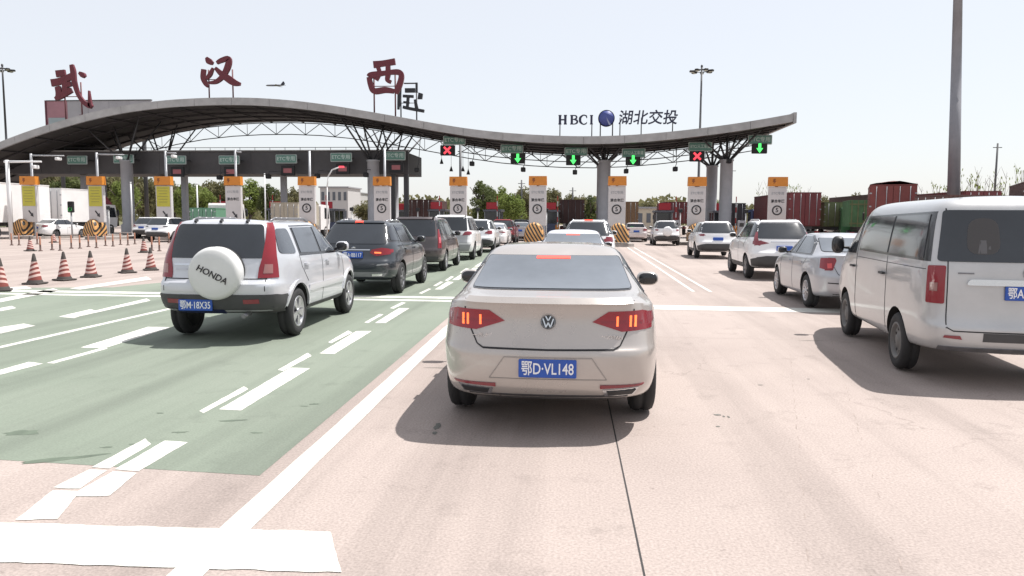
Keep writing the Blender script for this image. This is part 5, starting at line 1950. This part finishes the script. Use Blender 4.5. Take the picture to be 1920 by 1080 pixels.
def container_lorry(name, label, x, y, head, L, W, H, z0, pm, cab=None, door=True, ribs=True, group=None, tarp=None, deflector=None):
    t = thing(name, label, 'truck', (x, y, .012), -R(head), group)
    # body with pressed ribs along its sides
    n = max(4, int(L / .28))
    b = MB()
    hw = W / 2
    prof_ = []
    for i in range(n):
        ya, yb = L * i / n, L * (i + 1) / n
        d = .035 if ribs else 0
        prof_ += [(hw, ya), (hw, lerp(ya, yb, .45)), (hw - d, lerp(ya, yb, .55)), (hw - d, lerp(ya, yb, .95))] if ribs else [(hw, ya)]
    prof_.append((hw, L))
    poly = prof_ + [(-a, c2) for a, c2 in prof_[::-1]]
    b.prism(poly, 'z', z0, z0 + H - .06)
    b.build('cargo_body', pm, t)
    MB().box((0, L / 2, z0 + H - .03), (W + .04, L + .04, .06)).build('roof_rail', pm, t)
    if door:
        for sx in (-1, 1):
            dr = MB().box((sx * W / 4, -.03, z0 + H / 2), (W / 2 - .04, .06, H - .16)).build('rear_door', pm, t)
            for q in (.28, .72):
                MB().tube((sx * W / 2 * q, -.09, z0 + .08), (sx * W / 2 * q, -.09, z0 + H - .12), .02, .02, 6).build('lock_rod', GALV, dr)
            for hz_ in (.2, .5, .8):
                MB().box((sx * (W / 2 - .05), -.07, z0 + H * hz_), (.12, .04, .08)).build('hinge', GALV, dr)
    MB().box((0, L / 2, z0 - .14), (W * .5, L - .2, .26)).build('chassis', STEEL, t)
    MB().box((0, .05, z0 - .45), (W - .1, .12, .14)).build('rear_bumper', STEEL, t)
    for sx in (-1, 1):
        MB().box((sx * (W / 2 - .25), -.02, z0 - .45), (.34, .06, .12)).build('tail_light', REDL, t)
    lorry_wheels(t, [1.0, 2.3, 3.6] if L > 9 else [1.2], W)
    if cab:
        cy = L + .5
        cb2 = MB()
        cb2.prism([(cy, .7), (cy + 2.1, .7), (cy + 2.25, 1.5), (cy + 1.95, 2.7), (cy + .1, 2.75), (cy, 2.6)], 'x', -W / 2 + .03, W / 2 - .03)
        cb2.build('cab', cab, t)
        for sx in (-1, 1):
            MB().prism([(cy + .9, 1.6), (cy + 2.0, 1.6), (cy + 1.8, 2.45), (cy + .9, 2.5)], 'x', sx * (W / 2 - .025) - .01, sx * (W / 2 - .025) + .01).build('cab_window', GLASS, t)
            MB().box((sx * (W / 2 + .18), cy + 2.0, 2.0), (.12, .2, .55), bev=.03).build('wing_mirror', BLK, t)
        lorry_wheels(t, [cy + 1.2], W)
        MB().box((0, L + .3, .75), (.9, 1.4, .3)).build('frame', STEEL, t)
        if deflector:
            MB().prism([(cy + .05, 2.74), (cy + 1.7, 2.74), (cy + .6, 3.6), (cy + .05, 3.75)], 'x', -W / 2 + .1, W / 2 - .1).build('wind_deflector', deflector, t)
    if tarp:
        rr = random.Random(int(x * 10))
        b = MB()
        vs, fs = [], []
        nx, ny = 8, 12
        for j in range(ny + 1):
            for i in range(nx + 1):
                u, v = i / nx, j / ny
                vs.append(((u - .5) * (W + .02), v * L, z0 + H + .02 + .22 * math.sin(math.pi * u) * (0.6 + .4 * rr.random())))
        for j in range(ny):
            for i in range(nx):
                o = j * (nx + 1) + i
                fs.append((o, o + 1, o + nx + 2, o + nx + 1))
        b.add(vs, fs, 0, True).build('tarpaulin', tarp, t)
    return t


CRED = mat('container oxide red', (.145, .032, .036), .6, noise=.22, nscale=1.2)
CRED2 = mat('container bright red', (.165, .038, .034), .6, noise=.2, nscale=1.2)
CBRN = mat('container brown', (.105, .055, .05), .65, noise=.2, nscale=1.2)
CGRN = mat('lorry green', (.060, .15, .065), .6, noise=.35, nscale=1.5)
CGRN2 = mat('lorry olive', (.11, .13, .06), .65, noise=.35, nscale=1.5)
CWHT = mat('lorry white', (.76, .74, .73), .5, noise=.06, nscale=1.0)
CBEI = mat('lorry beige', (.40, .36, .29), .55, noise=.1)
RB = mat('deflector maroon', (.22, .02, .04), .5)
GR = 'container lorries on the right'
container_lorry('container_lorry', 'oxide red container lorry behind the rightmost orange-headed sign', 17.45, 61.0, 0, 12.1, 2.44, 2.65, 1.25, CRED, mat('cab blue', (.05, .08, .2), .4), group=GR)
t = container_lorry('tipper_lorry', 'green high-sided lorry between two red container lorries', 20.75, 57.0, 12, 4.2, 2.45, 1.95, 1.25, CGRN, mat('cab green', (.05, .16, .07), .4), door=False, group=GR)
for i in range(6):
    MB().box((-1.05 + i * .42, -.04, 2.22), (.07, .08, 1.9)).build('tailboard_rib', CGRN2, t)
for zz in (1.5, 2.9):
    MB().box((0, -.05, zz), (2.4, .05, .10)).build('tailboard_rail', CGRN2, t)
text('tailboard_lettering', '放大号', .30, (.1, -.06, 1.75), mat('pale lorry lettering', (.40, .46, .36), .5), t, extrude=.004) if False else None
container_lorry('container_lorry', 'bright red container lorry with rumpled cover just left of the tall pole', 18.35, 46.5, 19, 6.1, 2.5, 2.6, 1.25, CRED2, mat('cab red', (.25, .03, .03), .4), group=GR, tarp=mat('rumpled cover', (.16, .06, .055), .8, noise=.4, nscale=4))
t = container_lorry('trailer', 'long low dark red trailer behind the silver van', 19.0, 43.0, 72, 8.6, 2.45, 1.75, 1.35, CBRN, door=True, group=GR)
container_lorry('container_lorry', 'brown-red container at the right edge above the silver van roof', 24.9, 42.6, 22, 6.1, 2.5, 2.6, 1.25, CBRN, mat('cab grey', (.2, .2, .2), .4), group=GR)
container_lorry('container_lorry', 'dark tarped lorry between the right pillar pair and the oxide container', 15.2, 77.5, 0, 7, 2.4, 2.2, 1.2, mat('dark tarp', (.05, .045, .05), .8), group=GR)
container_lorry('container_lorry', 'brown container lorry leaving the lane ahead of the champagne saloon', -1.0, 74.0, 0, 12, 2.44, 2.35, 1.25, CBRN, mat('cab white', (.5, .5, .5), .4))
container_lorry('container_lorry', 'brown box lorry right of the central pillar beyond the islands', 5.15, 86, 0, 8, 2.4, 2.5, 1.2, mat('ochre box', (.20, .12, .065), .6), mat('cab white', (.5, .5, .5), .4))
container_lorry('container_lorry', 'olive brown lorry side showing between oxide and bright red containers', 20.9, 63.5, 0, 9, 2.4, 2.0, 1.2, CGRN2, CWHT, group=GR)
container_lorry('container_lorry', 'dull brown container lorry far behind the bright red container', 24.6, 62.0, 0, 12, 2.44, 2.6, 1.25, CBRN, CWHT, group=GR)
container_lorry('container_lorry', 'dull red container lorry behind the thick grey mast', 28.2, 56.0, 0, 12, 2.44, 2.6, 1.25, CRED, CWHT, group=GR)
container_lorry('container_lorry', 'dark red container lorry beyond the right pillar pair booths', 10.3, 84.0, 0, 9, 2.44, 2.4, 1.25, CRED, CWHT)
GL = 'lorries at the left-hand toll islands'
container_lorry('box_lorry', 'white box lorry cut by the left edge', -43.35, 46.8, 0, 9.2, 2.5, 2.9, 1.2, CWHT, None, ribs=False, group=GL)
container_lorry('box_lorry', 'white box lorry with maroon wind deflector at the left islands', -43.5, 57.6, 0, 4.6, 2.5, 2.75, 1.2, CWHT, CWHT, ribs=False, group=GL, deflector=RB)
container_lorry('box_lorry', 'small green box lorry with white cab behind the silver off-roader roof', -27.75, 52.8, 0, 2.2, 2.0, 1.35, 1.0, mat('pale green box', (.12, .26, .17), .5), CWHT, ribs=False, group=GL)
container_lorry('box_lorry', 'beige box lorry between the fourth and fifth orange-headed signs', -22.25, 54.5, 0, 4.5, 2.1, 1.75, 1.05, CBEI, CWHT, ribs=False, group=GL)
container_lorry('container_lorry', 'dark red container lorry beyond the fifth orange-headed sign', -17.0, 78, 0, 9, 2.44, 2.4, 1.25, CBRN, CWHT, group=GL)

# ------------------------------------------------------------------ high masts and poles
def mast(label, px, py_top, Y, r0, r1, extra=0.0, head=True):
    p = aty(px, py_top, Y)
    H_ = p.z + extra
    t = thing('high_mast', label, 'lamp post', (p.x, Y, 0), 0, 'high mast lights')
    b = MB()
    nseg = 6
    for i in range(nseg):
        b.tube((0, 0, H_ * i / nseg), (0, 0, H_ * (i + 1) / nseg), lerp(r0, r1, i / nseg), lerp(r0, r1, (i + 1) / nseg), 12)
    b.build('mast', GALV if head is None else STEEL if head else mat('weathered grey mast', (.23, .23, .25), .55, .3, noise=.15, nscale=1.2), t)
    MB().box((0, 0, .2), (r0 * 4, r0 * 4, .4)).build('mast_base', CONC2, t)
    MB().box((0, -r0 - .02, 1.4), (.3, .06, .6)).build('mast_door', GALV, t)
    b = MB().lathe([(.9, H_ - .75), (1.0, H_ - .65), (.9, H_ - .6), (.9, H_ - .75)], 'z', 16)
    b.build('head_ring', STEEL, t)
    MB().lathe([(.16, H_ - .2), (.16, H_ + .1), (.05, H_ + .2), (.001, H_ + .2)], 'z', 10).build('head_cap', STEEL, t)
    for k in range(7):
        a = 2 * math.pi * k / 7 + .5
        c_, s_ = math.cos(a), math.sin(a)
        MB().tube((0, 0, H_ - .4), (c_ * 1.0, s_ * 1.0, H_ - .62), .05, .04, 6).build('head_arm', STEEL, t)
        fl = MB().box((c_ * 1.35, s_ * 1.35, H_ - .72), (.75, .5, .26), rz=a, bev=.05).build('floodlight', LEDB, t)
        MB().box((c_ * 1.35, s_ * 1.35, H_ - .865), (.62, .40, .03), rz=a).build('lamp_glass', CLEARL, fl)
    return t


mast('tall dark light mast above the canopy right of centre', 1316, 124, 112, .22, .12)
mast('tall light mast at the left edge of the picture', 4, 122, 112, .22, .12)
bm_ = mast('thick grey light mast rising behind the red lorries on the right', 1797, -10, 50, .40, .14, 12, head=False)
pa_, pb_ = aty(1788, 362, 50), aty(1796, 0, 50)
tl_ = math.atan2(pb_.x - pa_.x, pb_.z - pa_.z)      # the mast stands a touch out of plumb
bm_.location = (pa_.x - math.tan(tl_) * pa_.z, 50, 0)
bm_.rotation_euler = (0, tl_, 0)
for px, py, Y, lab in ((1871, 267, 95, 'thin dark utility pole right of the thick grey mast'), (1373, 312, 105, 'thin utility pole right of the right-hand pillar pair'), (978, 336, 105, 'thin pole before the trees left of centre'), (1074, 350, 110, 'short pole above the trees left of the central pillar')):
    p = aty(px, py, Y)
    o = MB().tube((0, 0, 0), (0, 0, p.z), .16, .10, 8).tube((-.5, 0, p.z - .5), (.5, 0, p.z - .5), .05, .05, 6).build('utility_pole', STEEL, None, (p.x, Y, -.1))
    tag(o, lab, 'pole', 'utility poles')

# ------------------------------------------------------------------ billboard, far buildings, aircraft
a, c2 = aty(88, 190, 100), aty(284, 184, 100)
t = thing('billboard', 'large faded pink and grey billboard behind the left canopy', 'billboard', ((a.x + c2.x) / 2, 100, 0))
w = c2.x - a.x
zt_ = a.z
BB = [mat('billboard grey', (.34, .33, .35), .6, noise=.12, nscale=.5), mat('billboard pink', (.34, .17, .20), .6, noise=.15, nscale=.4), mat('billboard teal', (.30, .36, .38), .6, noise=.1, nscale=.4)]
for i in range(5):
    x0, x1 = -w / 2 + w * i / 5, -w / 2 + w * (i + 1) / 5
    MB().box(((x0 + x1) / 2, 0, zt_ - 2.4), (x1 - x0 - .03, .25, 4.8)).build('board_panel', BB[0] if i else BB[1], t)
MB().box((-w / 2 + w * .1, -.16, zt_ - 3.4), (w * .17, .06, 2.2)).build('board_picture', BB[2], t)
for i in range(4):
    MB().box((-w * .16 + i * w * .09, -.16, zt_ - 2.6), (w * .05, .06, 1.5)).build('board_figure', mat('billboard mauve', (.24, .17, .20), .6), t)
MB().box((-w / 2 - .12, 0, zt_ - 2.4), (.22, .4, 5.0)).build('board_frame', mat('billboard frame maroon', (.10, .02, .035), .5), t)
MB().box((0, 0, zt_ + .06), (w, .4, .12)).build('board_frame', STEEL, t)
for u in (-.4, 0, .4):
    MB().tube((u * w, .4, 0), (u * w, .4, zt_ - .2), .3, .25, 10).build('board_post', STEEL, t)
def far_block(label, px0, px1, py, Y, depth, cols, rows, wallm):
    a, c2 = aty(px0, py, Y), aty(px1, py, Y)
    t = thing('far_building', label, 'building', ((a.x + c2.x) / 2, Y, 0))
    w = c2.x - a.x
    MB().box((0, depth / 2, a.z / 2), (w, depth, a.z)).build('wall', wallm, t)
    MB().box((0, depth / 2, a.z + .15), (w + .6, depth + .6, .3)).build('roof', mat('far roof grey', (.26, .26, .27), .7), t)
    for r in range(rows):
        for q in range(cols):
            wn = MB().box((-w / 2 + w * (q + .5) / cols, -.03, a.z * (r + .55) / rows), (w / cols * .5, .08, a.z / rows * .45)).build('window', mat('far window', (.10, .11, .13), .2), t)
    return t


FW = mat('far wall pale', (.42, .41, .40), .8)
far_block('pale far building between the white posts left of the gantry pillar', 600, 652, 352, 170, 10, 5, 2, FW)
far_block('low pale cream building right of the central pillar', 1193, 1240, 391, 130, 8, 3, 1, mat('cream wall', (.45, .40, .32), .8))
far_block('small far tower block left of the dark poles beyond the lanes', 648, 672, 362, 220, 10, 3, 2, FW)

p = aty(516, 160, 1500)
ac = thing('aircraft', 'distant grey aircraft with dark upright tail flying above the canopy crest', 'aircraft', (p.x, 1500, p.z))
PG = mat('aircraft grey', (.17, .165, .19), .5)
PD = mat('aircraft dark tail', (.03, .03, .05), .5)
MB().lathe([(.001, -20), (.9, -19), (1.7, -16), (1.9, -8), (1.9, 6), (1.3, 13), (.5, 19), (.001, 20)], 'x', 14).build('fuselage', PG, ac)
MB().prism([(-4, -1.9), (2, -1.9), (9, 15), (6.5, 15)], 'z', -.9, -.5).build('wing', PG, ac)
MB().prism([(-4, 1.9), (2, 1.9), (9, -15), (6.5, -15)], 'z', -.91, -.51).build('wing', PG, ac)
MB().prism([(11, 1.2), (19.5, 1.0), (20.5, 3.0), (18.8, 7.0), (16.8, 8.0)], 'y', -.25, .25).build('tail_fin', PD, ac)
MB().prism([(14, -.4), (18, -.4), (20, 6), (18, 6)], 'z', .5, .8).build('tailplane', PD, ac)
MB().prism([(14, .4), (18, .4), (20, -6), (18, -6)], 'z', .51, .81).build('tailplane', PD, ac)
MB().lathe([(.8, -3.5), (1.0, -2), (.7, 1)], 'x', 10, (0, -6, -2)).build('engine', PD, ac)

# ------------------------------------------------------------------ trees
def leaf_mat(name, c1, c2):
    m = bpy.data.materials.new(name)
    m.use_nodes = True
    n = m.node_tree
    L = n.links.new
    b = n.nodes['Principled BSDF']
    b.inputs['Roughness'].default_value = .65
    b.inputs['Specular IOR Level'].default_value = .2
    tc = n.nodes.new('ShaderNodeTexCoord')
    nz = n.nodes.new('ShaderNodeTexNoise')
    nz.inputs['Scale'].default_value = .9
    nz.inputs['Detail'].default_value = 5
    L(tc.outputs['Object'], nz.inputs['Vector'])
    oi = n.nodes.new('ShaderNodeObjectInfo')
    ad = n.nodes.new('ShaderNodeMath')
    ad.operation = 'MULTIPLY_ADD'
    ad.inputs[1].default_value = .35
    L(oi.outputs['Random'], ad.inputs[0])
    mr = n.nodes.new('ShaderNodeMapRange')
    mr.inputs['From Min'].default_value = .35
    mr.inputs['From Max'].default_value = .65
    mr.inputs['To Max'].default_value = .75
    L(nz.outputs[0], mr.inputs['Value'])
    L(mr.outputs[0], ad.inputs[2])
    mx = n.nodes.new('ShaderNodeMix')
    mx.data_type = 'RGBA'
    L(ad.outputs[0], mx.inputs[0])
    mx.inputs[6].default_value = (*c1, 1)
    mx.inputs[7].default_value = (*c2, 1)
    L(mx.outputs[2], b.inputs['Base Color'])
    tr = n.nodes.new('ShaderNodeBsdfTranslucent')
    L(mx.outputs[2], tr.inputs['Color'])
    ms = n.nodes.new('ShaderNodeMixShader')
    ms.inputs[0].default_value = .42
    L(b.outputs[0], ms.inputs[1])
    L(tr.outputs[0], ms.inputs[2])
    L(ms.outputs[0], n.nodes['Material Output'].inputs['Surface'])
    return m


LEAF = [leaf_mat('dark leaves', (.085, .108, .042), (.14, .165, .062)), leaf_mat('spring leaves', (.16, .21, .055), (.23, .275, .085)), leaf_mat('dusty leaves', (.145, .14, .068), (.205, .19, .10))]
BARK = mat('bark', (.10, .08, .065), .9, noise=.3, nscale=4)


def crown_mesh(seed, m, n=6000, flat=1.0, leaf=.062):
    """unit crown: radius about 1 wide, height 0..2*flat"""
    r = random.Random(seed)
    cl = []
    for _ in range(46):
        th, u = r.uniform(0, 2 * math.pi), r.uniform(-1, 1)
        k = r.uniform(.25, .95) ** .6
        s_ = math.sqrt(1 - u * u)
        cl.append((math.cos(th) * s_ * k * .85, math.sin(th) * s_ * k * .85, u * k * .85 * flat, r.uniform(.16, .36)))
    vs, fs = [], []
    for i in range(n):
        cx_, cy_, cz_, cr_ = r.choice(cl)
        th, u = r.uniform(0, 2 * math.pi), r.uniform(-1, 1)
        s_ = math.sqrt(1 - u * u)
        k = cr_ * r.uniform(.55, 1.08)
        c = Vector((cx_ + math.cos(th) * s_ * k, cy_ + math.sin(th) * s_ * k, cz_ + u * k * .85 + flat))
        a = Vector((r.gauss(0, 1), r.gauss(0, 1), r.gauss(0, .6))).normalized()
        b_ = a.cross(Vector((r.gauss(0, 1), r.gauss(0, 1), r.gauss(0, 1)))).normalized()
        l = leaf * r.uniform(.6, 1.3)
        a, b_ = a * l, b_ * l * .6
        o = len(vs)
        vs += [c - a, c - b_ * .8, c + a, c + b_]
        fs.append((o, o + 1, o + 2, o + 3))
    me = bpy.data.meshes.new('crown')
    me.from_pydata([tuple(v) for v in vs], [], fs)
    me.materials.append(m)
    me.update()
    return me


def trunk_mesh(seed):
    r = random.Random(seed)
    b = MB()
    b.tube((0, 0, 0), (.02, .02, .5), .07, .05, 8)
    b.tube((.02, .02, .5), (0, .05, 1.2), .05, .02, 8)
    for i in range(6):
        a = i * 1.1 + r.random()
        z = .35 + i * .1
        b.tube((.02, .02, z), (math.cos(a) * .5, math.sin(a) * .5, z + .5), .028, .01, 6)
    return b.mesh('trunk', BARK)


CR = [crown_mesh(10 + i, LEAF[i % 3], 6000, [1.0, 1.15, .8, 1.25, .95, .85][i]) for i in range(6)]
TR = [trunk_mesh(i) for i in range(3)]
rt = random.Random(21)
tree_lab = []


def tree(px, py, Y, wpx, kind, label, group='trees beyond the toll plaza'):
    p = aty(px, py, Y)
    H_ = p.z
    w = wpx * Y / FPX / 2
    t = thing('tree', label, 'tree', (p.x, Y, -.12), rt.uniform(0, 6.28), group)
    fl = [1.0, 1.15, .8, 1.25, .95, .85][kind]
    ch = H_ * .86
    inst('crown', CR[kind], t, (0, 0, H_ - ch), (0, 0, 0), (w, w, ch / (2 * fl)))
    inst('trunk', TR[kind % 3], t, (0, 0, 0), (0, 0, 0), (H_ * .5, H_ * .5, H_ * .62))
    return t


desc = {0: 'dark green', 1: 'fresh green', 2: 'dusty olive', 3: 'dark green', 4: 'fresh green', 5: 'dusty olive'}
TL = [(40, 318, 122, 120, 3, 'behind the white T-shaped mast'), (110, 316, 124, 120, 5, 'between the first two orange-headed signs, farther back'), (215, 312, 126, 120, 0, 'far behind the left canopy pillars'), (265, 318, 108, 80, 2, 'behind the back left canopy pillar'), (325, 328, 124, 100, 3, 'far behind the third orange-headed sign'), (425, 330, 100, 70, 5, 'behind the fourth orange-headed sign'), (375, 340, 96, 60, 4, 'behind the middle white gate pole'), (520, 352, 104, 60, 2, 'between the rightmost gate pole and fifth sign'), (960, 352, 104, 60, 4, 'low, between the seventh and eighth orange-headed signs'),
      (10, 312, 104, 110, 0, 'at the far left behind the white box lorry'), (75, 305, 112, 110, 2, 'behind the first orange-headed sign'), (140, 312, 106, 90, 3, 'behind the maroon deflector lorry'), (185, 303, 118, 100, 2, 'behind the second orange-headed sign'), (232, 322, 98, 60, 1, 'between the two left canopy pillars'), (300, 325, 116, 90, 5, 'behind the third orange-headed sign'),
      (352, 331, 98, 64, 4, 'just right of the third orange-headed sign'), (400, 333, 110, 80, 2, 'left of the fourth orange-headed sign'), (466, 331, 112, 75, 1, 'right of the fourth orange-headed sign'), (505, 340, 100, 50, 0, 'behind the rightmost white gate pole'), (550, 347, 108, 60, 5, 'left of the fifth orange-headed sign'), (690, 372, 130, 70, 2, 'low, behind the gantry pillar'),
      (905, 333, 108, 62, 0, 'tallest left of the central lanes'), (938, 345, 112, 50, 1, 'between the seventh and eighth orange-headed signs'), (985, 345, 125, 60, 2, 'behind the eighth orange-headed sign'), (1035, 348, 120, 55, 5, 'right of the eighth orange-headed sign'), (1075, 358, 125, 55, 2, 'above the brown container lorry'), (1108, 362, 130, 40, 0, 'left beside the central pillar'),
      (1215, 374, 160, 50, 5, 'low, above the cream building'), (1385, 378, 140, 50, 2, 'low, right of the right pillar pair'), (1345, 372, 135, 30, 1, 'between the right pillars'), (1550, 362, 110, 50, 2, 'above the green lorry'), (1607, 356, 90, 40, 5, 'left of the bright red container lorry')]
for px, py, Y, w, k, where in TL:
    tree(px, py, Y, w, k, desc[k] + ' tree ' + where)
# far tree belt that closes the horizon, read as one mass
b_v, b_f = [], []
rr = random.Random(77)
for i in range(20000):
    X = rr.uniform(-330, 300)
    Y = rr.uniform(235, 300)
    hmax = 6.8 + 2.0 * math.sin(X * .07) + 1.5 * math.sin(X * .23 + 1)
    c = Vector((X, Y, rr.uniform(-.2, max(1.5, hmax))))
    a = Vector((rr.gauss(0, 1), rr.gauss(0, .4), rr.gauss(0, 1))).normalized() * rr.uniform(.5, 1.1)
    q = a.cross(Vector((rr.gauss(0, 1), 1, rr.gauss(0, 1)))).normalized() * rr.uniform(.4, .9)
    o = len(b_v)
    b_v += [tuple(c - a), tuple(c - q), tuple(c + a), tuple(c + q)]
    b_f.append((o, o + 1, o + 2, o + 3))
me = bpy.data.meshes.new('tree_belt')
me.from_pydata(b_v, [], b_f)
me.materials.append(LEAF[2])
o = inst('tree_belt', me)
o['kind'] = 'stuff'
tag(o, 'hazy olive belt of far trees along the horizon', 'trees')

# sparse saplings on the right
TWIG = mat('pale twigs', (.16, .135, .11), .9)


def sapling_mesh(seed, leafy=.5):
    r = random.Random(seed)
    b = MB()
    for i in range(9):
        x, y = r.uniform(-.8, .8), r.uniform(-.3, .3)
        lean = r.uniform(-.35, .35)
        h = r.uniform(.55, 1.0)
        b.tube((x, y, 0), (x + lean * .5, y, h), .016, .005, 5)
        for k in range(4):
            z = h * r.uniform(.4, .95)
            s_ = r.choice((-1, 1))
            b.tube((x + lean * .5 * z / h, y, z), (x + lean * .5 * z / h + s_ * r.uniform(.08, .2), y + r.uniform(-.1, .1), z + r.uniform(.08, .18)), .006, .002, 4)
        for k in range(int(26 * leafy)):
            z = h * r.uniform(.45, 1.02)
            c = Vector((x + lean * .5 * z / h + r.gauss(0, .09), y + r.gauss(0, .09), z))
            a = Vector((r.gauss(0, 1), r.gauss(0, 1), r.gauss(0, 1))).normalized() * r.uniform(.018, .04)
            q = a.cross(Vector((r.gauss(0, 1), r.gauss(0, 1), r.gauss(0, 1)))) * .6
            b.add([c - a, c - q, c + a, c + q], [(0, 1, 2, 3)], 1)
    return b.mesh('sapling', [TWIG, LEAF[1]])


SM_ = [sapling_mesh(i, .6 + .3 * (i % 2)) for i in range(4)]
SL = [(1435, 342, 85), (1478, 345, 85), (1505, 350, 80), (1690, 348, 66), (1722, 346, 64), (1752, 344, 64), (1822, 315, 62), (1850, 322, 60), (1880, 318, 62), (1908, 314, 62), (1838, 330, 66), (1320, 345, 95), (1645, 352, 80), (1775, 350, 70)]
where = ['left of the rightmost orange-headed sign', 'right of the rightmost orange-headed sign', 'above the oxide red container', 'right of the bright red container', 'second right of the bright red container', 'third right of the bright red container, left of the thick mast', 'first right of the thick grey mast', 'second right of the thick grey mast', 'beside the thin utility pole on the right', 'at the right edge', 'low, between the first two right of the thick mast', 'behind the tenth orange-headed sign', 'behind the bright red container', 'just behind the thick grey mast']
for i, ((px, py, Y), wv) in enumerate(zip(SL, where)):
    p = aty(px, py, Y)
    o = inst('sapling', SM_[i % 4], None, (p.x, Y, -.13), (0, 0, 0 if i % 2 else math.pi), (2.0, 2.0, p.z * 1.03))
    tag(o, 'sparse thin sapling ' + wv, 'sapling', 'sparse saplings on the right verge')
